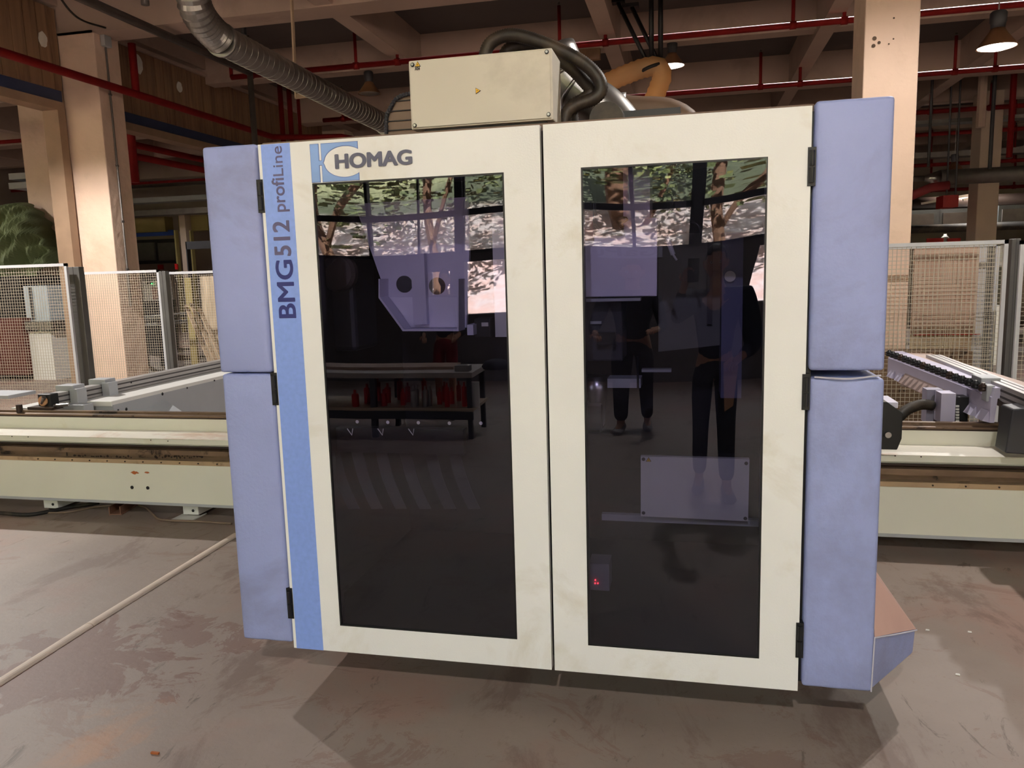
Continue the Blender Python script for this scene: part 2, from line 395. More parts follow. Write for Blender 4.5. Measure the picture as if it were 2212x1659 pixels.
# conduit on the column
t = thing('electrical_conduit', 'thin grey conduit running down the side of the broad column', 'conduit', (-8.17, 10.2, 0))
MB().tube([(-8.16, 10.2, 5.0), (-8.16, 10.2, 1.25)], .014, 8).build('conduit_pipe', GALVD, t)
box('junction_box', LGREY, t, -8.175, -8.1, 10.12, 10.26, 4.95, 5.1, bevel=.004)
for z in (4.3, 3.3, 2.5, 1.8): MB().cbox((-8.16, 10.2, z), .02, .05, .03).build('clip', GALVD, t)
# damaged corner strip on the near side of the broad column
struct('trim_2', MB().box(-8.9, -8.79, 9.97, 10.06, 0, 5.1), TRIM)

# ---------------------------------------------------------------- window wall behind the camera
wi = 1
for k, x0 in enumerate([-19.3, -16.1, -12.9, -9.7, -6.5, -3.3, -.1, 3.1, 6.3, 9.5]):
    b = MB(); xa, xb = x0 + .14, x0 + 3.2
    for j in range(5):
        x = xa + (xb - xa) * j / 4; w = .05 if j in (0, 4) else .028
        b.box(x - w / 2, x + w / 2, -6.1, -6.03, 1.9, 4.7)
    for z, h in ((1.92, .05), (2.5, .09), (3.55, .06), (4.68, .05)):
        b.box(xa, xb, -6.1, -6.03, z - h / 2, z + h / 2)
    w = struct('window_%d' % wi, b, DKGREY); wi += 1
    MB().box(xa, xb, -6.068, -6.062, 1.9, 4.7).build('window_pane', CLEAR, w)
    struct('trim_%d' % (wi + 2), MB().box(x0, x0 + .14, -6.2, -5.95, 1.9, 4.7), DKGREY)

# ---------------------------------------------------------------- outside
N, b = 60, MB()
V = []
for i in range(N + 1):
    for j in range(26):
        x = -32 + 60 * i / N; y = -9.5 - 14 * j / 25
        h = max(0, (-y - 10) * .62) + .22 * math.sin(i * 1.7 + j) * math.sin(j * 1.3 + i * .6) + random.uniform(-.15, .15)
        V.append((x, y, h - .1))
b.add(V, [(i * 26 + j, i * 26 + j + 1, (i + 1) * 26 + j + 1, (i + 1) * 26 + j) for i in range(N) for j in range(25)])
_n = ROCK.node_tree.nodes; _l = ROCK.node_tree.links; _p = _n['Principled BSDF']; _src = _p.inputs['Base Color'].links[0].from_socket
_g = _n.new('ShaderNodeNewGeometry'); _s = _n.new('ShaderNodeSeparateXYZ'); _l.new(_g.outputs['Position'], _s.inputs[0])
_no = _n.new('ShaderNodeTexNoise'); _no.inputs['Scale'].default_value = 3; _no.inputs['Detail'].default_value = 8; _a = _n.new('ShaderNodeMath'); _a.operation = 'MULTIPLY_ADD'; _l.new(_no.outputs[0], _a.inputs[0]); _a.inputs[1].default_value = 2.2; _l.new(_s.outputs[2], _a.inputs[2])
_r = _n.new('ShaderNodeMapRange'); _r.inputs[1].default_value = 3.7; _r.inputs[2].default_value = 4.3; _l.new(_a.outputs[0], _r.inputs[0])
_gr = _n.new('ShaderNodeValToRGB'); _gr.color_ramp.elements[0].position = .42; _gr.color_ramp.elements[1].position = .6; _gr.color_ramp.elements[0].color = lin((74, 78, 56)); _gr.color_ramp.elements[1].color = lin((158, 156, 112)); _l.new(_no.outputs[0], _gr.inputs[0])
_mm = _n.new('ShaderNodeMixRGB'); _l.new(_r.outputs[0], _mm.inputs[0]); _l.new(_src, _mm.inputs[1]); _l.new(_gr.outputs[0], _mm.inputs[2]); _l.new(_mm.outputs[0], _p.inputs['Base Color'])
struct('terrain', b, ROCK)
TREEL = ['slender tree with a forked trunk reflected beside the tallest mullion', 'leafy tree reflected in the upper left pane corner',
         'yellow green tree reflected above the right pane bars', 'bare lower trunk tree reflected behind the lilac cover', 'spreading tree reflected over the grey drum',
         'thin sapling on the stony bank', 'broad tree at the far end of the bank', 'dense tree beyond the last windows', 'tall tree on the bank crest']
for k, (x, y, h) in enumerate([(-5.3, -10.5, 7), (-8.4, -12.5, 6.5), (.4, -11.5, 6.8), (-3.6, -12.8, 7.5), (-11.5, -11, 7), (3.4, -12.4, 6.2), (7.5, -11.5, 7.2), (11, -13, 7), (-1.6, -14.5, 8)]):
    t = thing('tree', TREEL[k], 'tree', (x, y, 0))
    MB().tube(crom([(x, y, -.2), (x + .15, y, 1.6), (x - .1, y + .1, 3.2), (x + .2, y, h - 1)], 4), .12, 8).tube(crom([(x, y, 2.2), (x + .5, y + .2, 3.3), (x + 1.1, y, 4.6)], 3), .06, 6).build('trunk', BARK, t)
    f = MB()
    for q in range(1500):
        a = random.uniform(0, 2 * PI); rr = 2.3 * math.sqrt(random.random()); zz = random.uniform(-1, 1)
        c0 = Vector((x + rr * math.cos(a), y + rr * math.sin(a) * .7, h - 2.1 + 2.2 * zz * math.sqrt(max(.05, 1 - (rr / 2.4) ** 2))))
        R = Matrix.Rotation(random.uniform(0, 6), 3, 'Z') @ Matrix.Rotation(random.uniform(-1.2, 1.2), 3, 'X'); s_ = random.uniform(.05, .12)
        f.add([c0 + R @ Vector(v) for v in ((-s_, -s_ * .4, 0), (s_, -s_ * .4, 0), (s_ * 1.1, s_ * .4, .03), (-s_, s_ * .4, .03))], [(0, 1, 2, 3)])
    f.build('crown', LEAF, t)

# ================================================================ LAMPS
def lamp(loc, label, lit=True, hang=.35, group='high bay lamps under the ceiling', power=320, s=1.0):
    x, y, z = loc
    t = thing('high_bay_lamp', label, 'lamp', loc, group)
    MB().lathe([(.03 * s, .2 * s), (.07 * s, .2 * s), (.085 * s, .18 * s), (.085 * s, .09 * s), (.075 * s, .07 * s), (.07 * s, .01)], loc, 20).build('ballast_housing', DKGREY, t, True)
    MB().lathe([(.07 * s, .02), (.09 * s, -.02 * s), (.15 * s, -.1 * s), (.2 * s, -.17 * s), (.205 * s, -.18 * s), (.2 * s, -.18 * s), (.14 * s, -.1 * s), (.08 * s, -.03 * s), (.05 * s, 0)], loc, 28).build('shade', SHADE, t, True)
    MB().tube([(x, y, z + .2 * s), (x, y, 5.7)], .008, 6).build('hanger_rod', STEEL, t)
    MB().lathe([(.185 * s, -.165 * s), (.19 * s, -.175 * s), (.1 * s, -.2 * s), (.01, -.205 * s)], loc, 24).build('lens', LAMPG if lit else GALVD, t, True)
    if lit:
        ld = bpy.data.lights.new('lamp_light', 'SPOT'); lo = bpy.data.objects.new('lamp_light', ld); COL.objects.link(lo)
        ld.energy = power; ld.spot_size = 2.75; ld.spot_blend = .3; ld.shadow_soft_size = .05; ld.color = (1, .95, .9)
        lo.location = (x, y, z - .24 * s); setp(lo, t)
    return t
p = at(2155, 70, Y=10); lamp((p.x, p.y, p.z + .02), 'brightly lit lamp in the upper right corner', power=220)
p = at(1452, 118, Y=13.6); lamp(tuple(p), 'lit lamp behind the amber hose', power=130)
p = at(797, 180, Y=13.6); lamp(tuple(p), 'unlit lamp over the spiral duct end', lit=False)
p = at(2062, 352, Y=21); lamp(tuple(p), 'small distant lit lamp above the dark cone duct', power=260)
lamp((-7.7, 6.5, 4.4), 'lit lamp just left of the picture by the broad column', power=680)
lamp((2.1, 5.2, 4.95), 'lit lamp in front of the right column', power=300)
lamp((0, -2.5, 4.9), 'lit lamp in the window aisle above the visitors', power=360)
lamp((-14, 17, 4.9), 'lit lamp in the bay beyond the shutters', power=300)
lamp((-14, 9, 4.9), 'lit lamp above the green tarpaulin', power=260)

# ================================================================ SPRINKLER PIPES
def pipe(pts, r, label, ups=(), up=.6, elbows=True, mt=RED, name='sprinkler_pipe', cat='pipe'):
    t = thing(name, label, cat, pts[0])
    MB().tube(pts, r, 10).build('pipe', mt, t, True)
    for u in ups:
        u = Vector(u)
        MB().tube([u, u + Vector((0, 0, up))], r * .6, 8).build('riser', mt, t, True)
        MB().lathe([(.012, 0), (.03, .015), (.012, .05), (.02, .06)], u + Vector((0, 0, up)), 8).build('sprinkler_head', GALVD, t)
        MB().lathe([(r * 1.25, -r), (r * 1.25, r)], u, 10, 'X').build('coupling', mt, t, True)
    return t
PA = 12.5; za = at(1300, 93, Y=PA).z
def upsx(xs, Y, z): return [(at(x, 100, Y=Y).x, Y, z) for x in xs]
xl = at(495, 100, Y=PA).x; zl = at(500, 155, Y=PA).z
pipe([(xl, PA, za), (14.5, PA, za)], .045, 'long red pipe crossing behind the grey box on the roof', upsx((537, 767, 857, 1209, 1308, 1712, 1822), PA, za), .6)
pipe([(xl, PA, za), (xl, PA, za + .4)], .03, 'short red riser at the left end of the long pipe')
PB = 15.6; zb = at(1650, 187, Y=PB).z
pipe([(at(695, 200, Y=PB).x, PB, zb), (14.5, PB, zb)], .045, 'second red pipe crossing beyond the amber hose', upsx((732, 1644, 1730, 2065, 2152), PB, zb), .6)
for Y, y, l in ((19, 236, 'third red pipe beyond the right column'), (21.5, 285, 'fourth red pipe with thin hangers beyond the right column'), (23.6, 352, 'fifth faint red pipe above the cone duct'), (26, 408, 'low red pipe under the cone duct')):
    z = at(2090, y, Y=Y).z
    pipe([(at(1930, y, Y=Y).x, Y, z), (14.5, Y, z)], .05, l, [(at(x, y, Y=Y).x, Y, z) for x in (2010, 2140, 2190)], .5 if Y < 20 else .9)
# along the shutters
pipe(crom([(-7.9, -2, 4.33), (-7.9, 8, 4.33), (-7.9, 14, 4.33)], 3) + [(-7.9, 14.3, 4.33), (-7.3, 14.6, 4.33), (-6.6, 14.6, 4.3), (-6.2, 15.2, 4.25)], .055, 'thick red pipe running along the shutter boxes past the broad column')
MB_ = MB().tube([(-7.9, 10.75, 4.3), (-7.9, 10.75, 4.15)], .02, 8).tube([(-7.9, 12.0, 4.3), (-7.9, 12, 4.15)], .02, 8)
pipe([(-8.05, 10.62, 5.1), (-8.05, 10.62, 4.35)], .055, 'short fat red riser against the broad column')
for k, x in enumerate((603, 622, 641)):
    p = at(x, 170, Y=14.6); q = at(x + 6, 300, Y=14.6)
    pipe([tuple(p), (p.x, 14.6, 0)], .05 if k < 2 else .035, ['first of three red drop pipes beside the steel post', 'middle one of three red drop pipes under the spiral duct', 'thinnest of three red drop pipes under the spiral duct'][k])
pipe([(-7.1, -3, 4.99), (-7.1, 12.25, 4.99)], .06, 'long grey pipe under the ceiling along the shutter boxes', mt=GALVD, name='grey_pipe')
pipe([(-7.1, 12.25, 5.03), (-7.1, 12.25, 0)], .05, 'grey drop pipe behind the left blue pad', mt=GALVD, name='grey_pipe')
MBt = at(313, 0, Y=9); pipe([(MBt.x, 9, 5.7), (MBt.x, 9, 5.0)], .05, 'short grey hanger pipe by the top beam', mt=GALVD, name='grey_pipe')
# reds seen through the further opening
for k, (x0, y0, x1, y1, X) in enumerate([(278, 310, 445, 352, -10.0), (278, 335, 445, 372, -9.6)]):
    a = at(x0, y0, X=X); pipe([(X, a.y - .3, a.z), (X, a.y + 9, a.z)], .06, ['upper red pipe seen through the further opening', 'lower red pipe seen through the further opening'][k])
a = at(281, 275, Y=12.0); pipe([(a.x, 12, 5.4), (a.x, 12, 3.3)], .07, 'red standpipe just inside the further opening')
a = at(400, 390, Y=20.8); pipe([(-20.5, 20.8, a.z), (-9, 20.8, a.z)], .04, 'thin red cross pipe deep in the next bay')
a = at(30, 240, Y=11.8); pipe([(-20, 11.8, a.z), (-12.4, 11.8, a.z)], .05, 'red pipe ending at the pale far column', [(-12.6, 11.8, a.z - .3)], .2)
a = at(30, 305, Y=13.9); pipe([(-20, 13.9, a.z), (-12.8, 13.9, a.z)], .04, 'thin red pipe above the green tarpaulin')

# ================================================================ SPIRAL DUCT
c0 = at(478, 86, Z=3.82); c1 = at(832, 268, Z=3.82)
t = thing('spiral_duct', 'long galvanised spiral duct with a ribbed elbow hanging from the ceiling', 'duct', tuple(c0))
dv = (c1 - c0).normalized(); L = (c1 - c0).length; R = .14
P = []; rr = []
k = 0.0
while k < L:
    for dk, r_ in ((0, R), (.055, R)):
        if k + dk < L + .05: P.append(c0 + dv * (k + dk)); rr.append(r_)
    k += .11
MB().tube(P, rr, 28).build('straight_section', GALV, t, True)
sr = MB(); k = .1
while k < L: sr.tube([c0 + dv * (k - .0025), c0 + dv * (k + .0025)], R * 1.02, 28); k += .11
sr.build('seam', STEEL, t)
MB().tube([c0 - dv * .02, c0 + dv * .015], [R * 1.12, R * 1.12], 28).build('collar', STEEL, t, True)
MB().tube([c1 - dv * .02, c1 + dv * .03], [R * 1.15, R * 1.15], 28).build('end_collar', STEEL, t, True)
e = [c0, at(458, 68, Y=c0.y - .12), at(436, 42, Y=c0.y - .3), at(421, 12, Y=c0.y - .42), at(414, -25, Y=c0.y - .48), at(411, -80, Y=c0.y - .5)]; e.append(Vector((e[-1].x, e[-1].y, 5.1)))
MB().corr(e, R * 1.02, .05, .05, 28, 8).build('elbow', GALV, t)
st = at(634, 95, Y=9.1)
tag(MB().bar((at(634, 20, Y=9.1).x, 9.1, 5.7), tuple(at(640, 212, Y=9.1)), .05, .02).bar(tuple(at(638, 209, Y=9.1)), tuple(at(716, 199, Y=9.1)), .04, .05).build('duct_hanger', WOODP), 'pale timber L hanger holding up the spiral duct', 'hanger')
tag(MB().bar((at(525, 20, Y=10.6).x, 10.6, 5.7), tuple(at(527, 75, Y=10.6)), .07, .05).build('ceiling_bracket', DKGREY), 'short dark ceiling bracket over the duct collar', 'bracket')

# ================================================================ THE MACHINE (gantry head with its enclosure)
def fp(px, py, Y=FY):
    p = at(px, py, Y=Y); return p.x, p.z
def pad(parent, name, x0, x1, y0, y1, z0, z1, puff=.012, mt=None, seed=0):
    bm = bmesh.new(); bmesh.ops.create_cube(bm, size=2); bmesh.ops.subdivide_edges(bm, edges=bm.edges[:], cuts=9, use_grid_fill=True)
    rn = random.Random(seed)
    for v in bm.verts:
        a, b, c = v.co
        f = puff * (1 - a ** 4) * (1 - c ** 6) * (1 if b < 0 else .3)
        g = puff * .35 * (1 - abs(c) ** 8) * (1 - abs(b) ** 4)
        wv = .0035 * math.sin(c * 9 + a * 3 + seed) * math.sin(a * 4 + c * 5) * (1 - a ** 2)
        v.co = Vector(((x0 + x1) / 2 + a * (x1 - x0) / 2 + g * a, (y0 + y1) / 2 + b * (y1 - y0) / 2 + (-(f + wv) if b < 0 else f) * abs(b),
                       (z0 + z1) / 2 + c * (z1 - z0) / 2))
    me = bpy.data.meshes.new(name); bm.to_mesh(me); bm.free(); me.materials.append(mt or VINYL)
    for p_ in me.polygons: p_.use_smooth = True
    o = bpy.data.objects.new(name, me); COL.objects.link(o); setp(o, parent)
    bv = o.modifiers.new('bevel', 'BEVEL'); bv.width = .011; bv.segments = 3; bv.limit_method = 'ANGLE'; bv.angle_limit = .9
    return o
M0 = thing('machining_centre', 'white and blue enclosed machining centre with two tall tinted windows', 'machine', (-.56, 3.2, .17))
XL, XS0, XS1, XR, ZB, ZT = -1.497, -.4776, -.4665, .364, .1725, 2.073
PL = (-1.293, -.605, .2826, 1.926); PR = (-.341, .235, .281, 1.927)
def ring(x0, x1, z0, z1, a, y0, y1):
    return MB().box(x0, a[0], y0, y1, z0, z1).box(a[1], x1, y0, y1, z0, z1).box(a[0], a[1], y0, y1, z0, a[2]).box(a[0], a[1], y0, y1, a[3], z1)
def pane(par, a, sgn):
    n, b_ = 24, MB()
    V = []
    for i in range(n + 1):
        for j in range(n + 1):
            u, v = i / n, j / n
            d = .0016 * math.sin(PI * u) * math.sin(PI * v) + sgn * .006 * max(0, u - .55) ** 2 * v * v * 4 - .001 * math.sin(2.2 * PI * u) * v
            V.append((a[0] + u * (a[1] - a[0]), FY + .003 - d, a[2] + v * (a[3] - a[2])))
    b_.add(V, [(i * (n + 1) + j, (i + 1) * (n + 1) + j, (i + 1) * (n + 1) + j + 1, i * (n + 1) + j + 1) for i in range(n) for j in range(n)])
    o = b_.build('window_pane', TINT, par, smooth=True); o['label'] = 'dark violet tinted pane'
    g = ring(a[0] - .003, a[1] + .003, a[2] - .003, a[3] + .003, (a[0] + .003, a[1] - .003, a[2] + .003, a[3] - .003), FY - .0006, FY + .037)
    g.build('gasket', BLACK, par)
    return o
dl = ring(XL, XS0, ZB, ZT, PL, FY, FY + .035).build('door', CREAM, M0); dl['label'] = 'wider door with the blue stripe and lettering'
dr = ring(XS1, XR, ZB, ZT, PR, FY, FY + .035).build('door', CREAM, M0); dr['label'] = 'plain door beside the right pads'
pane(dl, PL, .25); pane(dr, PR, 1)
# stripe, lettering, logo
sx0 = fp(566, 310)[0]; sx1 = fp(627, 306)[0]
box('blue_stripe', BLUESTRIPE, dl, XL + .012, (sx1 + fp(697, 1400)[0]) / 2, FY - .0012, FY, ZB, ZT - .001)
def vtext(s, mt, pa, pb, xa, xb, bold, nm='lettering'):
    text(nm, s, mt, dl, xa, pa, xb, pb, FY - .002, bold, True)
za_, zb_ = fp(620, 686)[1], fp(610, 563)[1]; xc = fp(618, 640)
vtext('BMG', NAVYINK, za_, zb_, fp(601, 640)[0], fp(637, 640)[0], .034)
vtext('512', PURPINK, fp(610, 552)[1], fp(605, 478)[1], fp(592, 515)[0], fp(627, 515)[0], .034)
vtext('profi', PURPINK, fp(606, 457)[1], fp(603, 385)[1], fp(590, 425)[0], fp(624, 422)[0], .014)
vtext('Line', PURPINK, fp(606, 380)[1], fp(603, 316)[1], fp(589, 350)[0], fp(611, 350)[0], 0)
# logo: blue H bars with an oval, dark outline, grey word
l0, l1 = fp(670, 314), fp(776, 388); lx0, lx1 = l0[0], l1[0]; lz1, lz0 = fp(725, 309)[1], fp(725, 391)[1]
lw = lx1 - lx0; lh = lz1 - lz0; yy = FY - .0012
barx = lx0 + lw * .17; g0 = lx0 + lw * .235; cz = (lz0 + lz1) / 2
ecx = lx0 + lw * .72; erx = lw * .45; ery = lh * .42
def logo_shape(e, y, mt, nm):
    b_ = MB(); b_.box(lx0 - e, barx + e, y, FY, lz0 - e, lz1 + e)
    b_.box(barx, g0, y, FY, cz - lh * .055 - e, cz + lh * .055 + e)
    # right block with elliptical cut: upper and lower halves as strips
    n = 40; X0 = g0 - e; X1 = lx1 + e; up = []; dn = []
    for i in range(n + 1):
        x = X0 + (X1 - X0) * i / n; q = 1 - ((x - ecx) / (erx - e)) ** 2
        h = (ery - e) * math.sqrt(q) if q > 0 else 0
        up.append((x, cz + h)); dn.append((x, cz - h))
    for s_, arr, zz in ((1, up, lz1 + e), (-1, dn, lz0 - e)):
        for (xa, ha), (xb, hb) in zip(arr, arr[1:]):
            b_.prism([(xa, ha), (xb, hb), (xb, zz), (xa, zz)], y, FY)
    return b_.build(nm, mt, dl)
logo_shape(.0018, yy, mat('logo outline', (92, 112, 170), .5), 'logo_outline')
logo_shape(0, yy - .0008, mat('logo blue', (132, 164, 216), .4), 'logo')
text('lettering', 'HOMAG', GREYINK, dl, fp(726, 348)[0], fp(735, 364)[1], fp(889, 342)[0], fp(880, 325)[1] + .001, FY - .003, .075)
for d, L_ in ((dl, [(563, 388, 460), (597, 805, 875), (627, 1270, 1335)]), (dr, [(1751, 318, 402), (1737, 808, 885), (1727, 1345, 1420)])):
    for x, y0, y1 in L_:
        X_ = XL - .002 if d is dl else XR + .002
        z0, z1 = fp(x, y1)[1], fp(x, y0)[1]
        h = MB().box(X_ - .012, X_ + .012, FY - .004, FY + .03, z0, z1).tube([(X_, FY - .006, z0 + .01), (X_, FY - .006, (z0 + z1) / 2 - .003)], .008, 10).tube([(X_, FY - .006, (z0 + z1) / 2 + .003), (X_, FY - .006, z1 - .01)], .008, 10)
        h.build('hinge', BLACK, d)
# body
b = MB().box(XL - .004, XR + .01, FY + .04, 3.95, ZT - .012, ZT + .012)
b.build('roof_panel', mat('dusty brown edge', (104, 84, 70), .6), M0)
MB().box(XL - .006, XL + .012, FY + .03, 3.95, ZB + .02, ZT - .012).build('side_panel', BLACK, M0)
MB().box(XR - .012, XR + .02, FY + .03, 3.95, ZB + .02, ZT - .012).build('side_panel', BLACK, M0)
MB().box(XL, XR, 3.9, 3.95, .2, ZT - .012).build('rear_panel', BLACK, M0)
MB().box(XL + .015, XR - .015, FY + .05, 3.9, .205, .215).build('blackout_sheet', BLACK, M0)  # added black sheet keeps the lit floor out of the panes' bottom
# blue pads
pad(M0, 'bumper_pad', -1.722, -1.508, FY, 3.3, 1.256, 2.078, seed=1)
pad(M0, 'bumper_pad', -1.716, -1.504, FY, 3.3, .192, 1.25, seed=2)
pad(M0, 'bumper_pad', .374, .596, FY, 3.3, 1.263, 2.086, seed=3)
lp = pad(M0, 'bumper_pad', .377, .598, FY, 3.3, .19, 1.238, puff=.01, seed=5)
lp['label'] = 'lower right pad with creases and a foot cushion'
for (x0, x1, z) in ((.39, .585, 1.243),):
    MB().tube(crom([(x0, FY - .004, z), ((x0 + x1) / 2, FY - .012, z - .004), (x1, FY - .006, z + .006)], 6), .003, 6).build('stitching', PIPING, lp)
# foot cushion at the right bottom
A = Vector((.598, FY + .006, .378)); B_ = Vector((.594, FY + .006, .192)); Cc = at(1978, 1362, Y=2.86); Dd = at(1972, 1412, Y=2.86); E_ = Vector((.60, 2.78, .56))
Fb = Vector((.60, 3.25, .2)); Gb = Vector((.78, 3.25, .3)); Hb = Vector((.78, 3.25, .2)); Ib = Vector((.60, 3.25, .56))
w = MB().add([A, B_, Dd, Cc, E_, Ib, Fb, Hb, Gb], [(0, 1, 2, 3), (0, 3, 4), (4, 3, 8, 5), (5, 8, 7, 6), (3, 2, 7, 8), (1, 6, 7, 2), (0, 4, 5, 6, 1)])
fc = w.build('foot_cushion', VINYL, M0, bevel=.01, seg=3); fc['label'] = 'wedge cushion reaching back at the right bottom corner'
top = MB().add([A + Vector((.004, 0, .004)), Cc + Vector((.002, .002, .005)), E_ + Vector((.004, 0, .004)), Gb + Vector((0, 0, .006)), Ib + Vector((.01, 0, .006))], [(0, 1, 2), (2, 1, 3, 4)])
o = top.build('lit_cushion_top', PINKV, fc); so2 = o.modifiers.new('s', 'SOLIDIFY'); so2.thickness = .003  # pink layer paints the light falling on the cushion's upper face
MB().tube([A + Vector((0, -.004, .002)), (A + Cc) / 2 + Vector((.004, -.008, .004)), Cc + Vector((.003, -.003, .003))], .0025, 6).tube([A + Vector((0, -.006, 0)), B_ + Vector((0, -.006, 0))], .0025, 6).build('stitching', PIPING, fc)
# junction box on the roof
jx0, jx1, jz0, jz1 = -1.096, -.514, 2.18, 2.446
jb = MB().box(jx0, jx1, 3.1, 3.30, jz0, jz1).build('junction_box', BOXGREY, M0, bevel=.006); jb['label'] = 'light grey box with warning triangles on the roof'
MB().box(jx0 + .008, jx1 - .008, 3.094, 3.1, jz0 + .006, jz1 - .006).build('lid', BOXGREY, jb, bevel=.002)
MB().box(jx0 + .05, jx1 - .03, 3.12, 3.5, 2.08, jz0).build('box_bracket', BLACK, jb)
for (x, y) in ((891, 140), (1181, 112), (1185, 247), (896, 271)):
    X_, Z_ = fp(x, y, 3.09)
    MB().lathe([(.008, 0), (.008, .004)], (X_, 3.088, Z_), 16, 'Y').build('screw', BLACK, jb)
    MB().lathe([(.005, 0), (.004, .003)], (X_, 3.085, Z_), 12, 'Y').build('screw_head', STEEL, jb)
def tri(par, px, py, r, rot=0, y=3.09, nm='warning_triangle'):
    X_, Z_ = fp(px, py, y)
    def T(q): return [(X_ + q * math.cos(PI / 2 + rot + k * 2 * PI / 3), Z_ + q * math.sin(PI / 2 + rot + k * 2 * PI / 3)) for k in range(3)]
    o = MB().prism(T(r), y, y + .004).build(nm, INK, par)
    MB().prism(T(r * .8), y - .001, y).build('yellow_field', YEL, o) if False else MB().prism(T(r * .8), y - .001, y + .001).build('warning_sticker', YEL, par)
    q = [(.1, .45), (-.22, -.02), (0, -.02), (-.1, -.4), (.22, .1), (0, .1)]
    c_, s_ = math.cos(rot), math.sin(rot)
    MB().prism([(X_ + r * .8 * (a * c_ - b_ * s_), Z_ + r * .8 * (a * s_ + b_ * c_)) for a, b_ in q], y - .002, y).build('bolt_symbol', INK, par)
    return o
tri(jb, 902, 140, .0135); tri(jb, 1031, 196, .0135, -PI / 2)
text('lettering', 'A04', INK, jb, fp(896, 150, 3.09)[0], fp(896, 152, 3.09)[1], fp(907, 150, 3.09)[0], fp(896, 145.5, 3.09)[1], 3.09, .02)
# slatted arch cover left of the box
arc = [(834, 292), (836, 262), (843, 238), (853, 220), (866, 209), (888, 203), (960, 203), (960, 292)]
aw = [fp(x, y, 3.45) for x, y in arc]; aw[0] = (aw[0][0], 2.08); aw[-1] = (aw[-1][0], 2.08)
ac = MB().prism(aw, 3.45, 3.85).build('arched_cover', mat('dusty chain links', (128, 108, 92), .7, var=.15), M0, bevel=.004); ac['label'] = 'slatted arched cover left of the grey box'
g = MB()
for y in (218, 240, 262, 282):
    X0, Z0 = fp({218: 856, 240: 844, 262: 838, 282: 836}[y], y, 3.44); g.box(X0, aw[-2][0], 3.442, 3.452, Z0 - .002, Z0 + .002)
g.build('slat_joint', BLACK, ac)
MB().corr([(q[0], 3.44, q[1]) for q in aw[:6]], .009, .014, .2, 8, 4).build('chain', DKGREY, ac)
# hoses
def hp(l, Y=3.3, dY=0): return [tuple(at(x, y, Y=Y + dY * i / len(l))) for i, (x, y) in enumerate(l)]
hz = hp([(1046, 150), (1050, 110), (1066, 88), (1098, 76), (1140, 82), (1200, 104), (1256, 133), (1290, 165), (1299, 192), (1284, 212), (1250, 226), (1226, 242), (1218, 275)], 3.36, -.02)
o = MB().corr(hz, .027, .009, .05, 16).build('corrugated_hose', HOSE, M0, True); o['label'] = 'black corrugated hose looping over the grey box'
hz = hp([(1085, 150), (1094, 112), (1120, 99), (1160, 101), (1200, 122), (1236, 148), (1266, 180), (1280, 196), (1262, 214), (1236, 232), (1238, 275)], 3.46, -.02)
o = MB().corr(hz, .028, .009, .05, 16).build('corrugated_hose', HOSE, M0, True); o['label'] = 'second black hose just under the looping one'
e = MB().tube(resample(crom(hp([(1196, 110), (1222, 165), (1258, 205), (1306, 238), (1360, 300)], 3.75), 8), .03), .105, 28).build('suction_elbow', GALV, M0, True); e['label'] = 'shiny round metal suction elbow behind the hoses'
pts = hp([(1228, 160), (1244, 190), (1285, 222)], 3.75)
for q, q2 in ((pts[0], pts[1]), (pts[1], pts[2])):
    d_ = (Vector(q2) - Vector(q)).normalized() * .008
    MB().tube([Vector(q) - d_, Vector(q) + d_], .112, 28).build('clamp_band', STEEL, e, True)
hp2 = hp([(1330, 232), (1380, 236), (1440, 240), (1482, 262), (1496, 300)], 3.8)
e2 = MB().tube(resample(crom(hp2, 8), .03), .058, 20).build('brown_suction_duct', mat('dusty brown duct', (112, 90, 74), .6, var=.08), M0, True)
MB().tube([Vector(hp2[0]) - Vector((.02, 0, 0)), Vector(hp2[0]) + Vector((.05, 0, 0))], .064, 20).build('duct_sleeve', GALV, e2, True)
q = at(1312, 262, Y=3.2); MB().lathe([(.05, -.05), (.066, -.05), (.07, 0), (.066, .05), (.05, .05)], (q.x, q.y, q.z), 24, 'Y').build('hose_socket', RUBBER, M0)
box('motor_block', BLACK, M0, at(1345, 240, Y=3.5).x, at(1470, 240, Y=3.5).x, 3.5, 3.8, 2.085, at(1400, 236, Y=3.5).z)
# carriage joining the enclosure to the bed
MB().box(-1.2, .2, 3.95, 4.9, .95, 2.05).box(-.9, -.1, 4.6, 5.3, .75, 2.2).build('carriage_column', mat('carriage grey', (150, 150, 158), .5), M0)

# ---- inside the enclosure, seen through the tinted panes
YI = 2.98
def ip(l, Y=YI): return [fp(x, y, Y) for x, y in l]
hd = MB().prism(ip([(764, 440), (1008, 425), (1012, 545), (1006, 708), (884, 708), (834, 640), (814, 585)]), YI + .01, YI + .03).build('spindle_hood', LAV, M0)
hd['label'] = 'pale hood plate with two holes behind the wider window'
for x, y in ((872, 614), (943, 618)):
    X_, Z_ = fp(x, y, YI); MB().lathe([(.034, 0), (.034, .004)], (X_, YI + .006, Z_), 28, 'Y').build('hole_ring', DKGREY, hd)
tr = MB().prism(ip([(834, 602), (834, 642), (885, 712), (1003, 712), (1003, 602), (1000, 602), (1000, 708), (888, 708), (837, 640), (837, 602)]), YI - .08, YI + .01).build('tray_flange', LAV, hd)
MB().prism(ip([(842, 642), (1000, 642), (1000, 707), (888, 707)]), YI + .002, YI + .009).build('tray_plate', mat('brighter tray', (232, 228, 244), .5), hd)
MB().box(*[fp(892, 550, YI)[0], fp(921, 550, YI)[0]], YI - .03, YI, fp(900, 700, YI)[1], fp(900, 548, YI)[1]).build('reflection_bar', LAV, hd)  # added bar stands in for a pale cabinet reflected in the pane
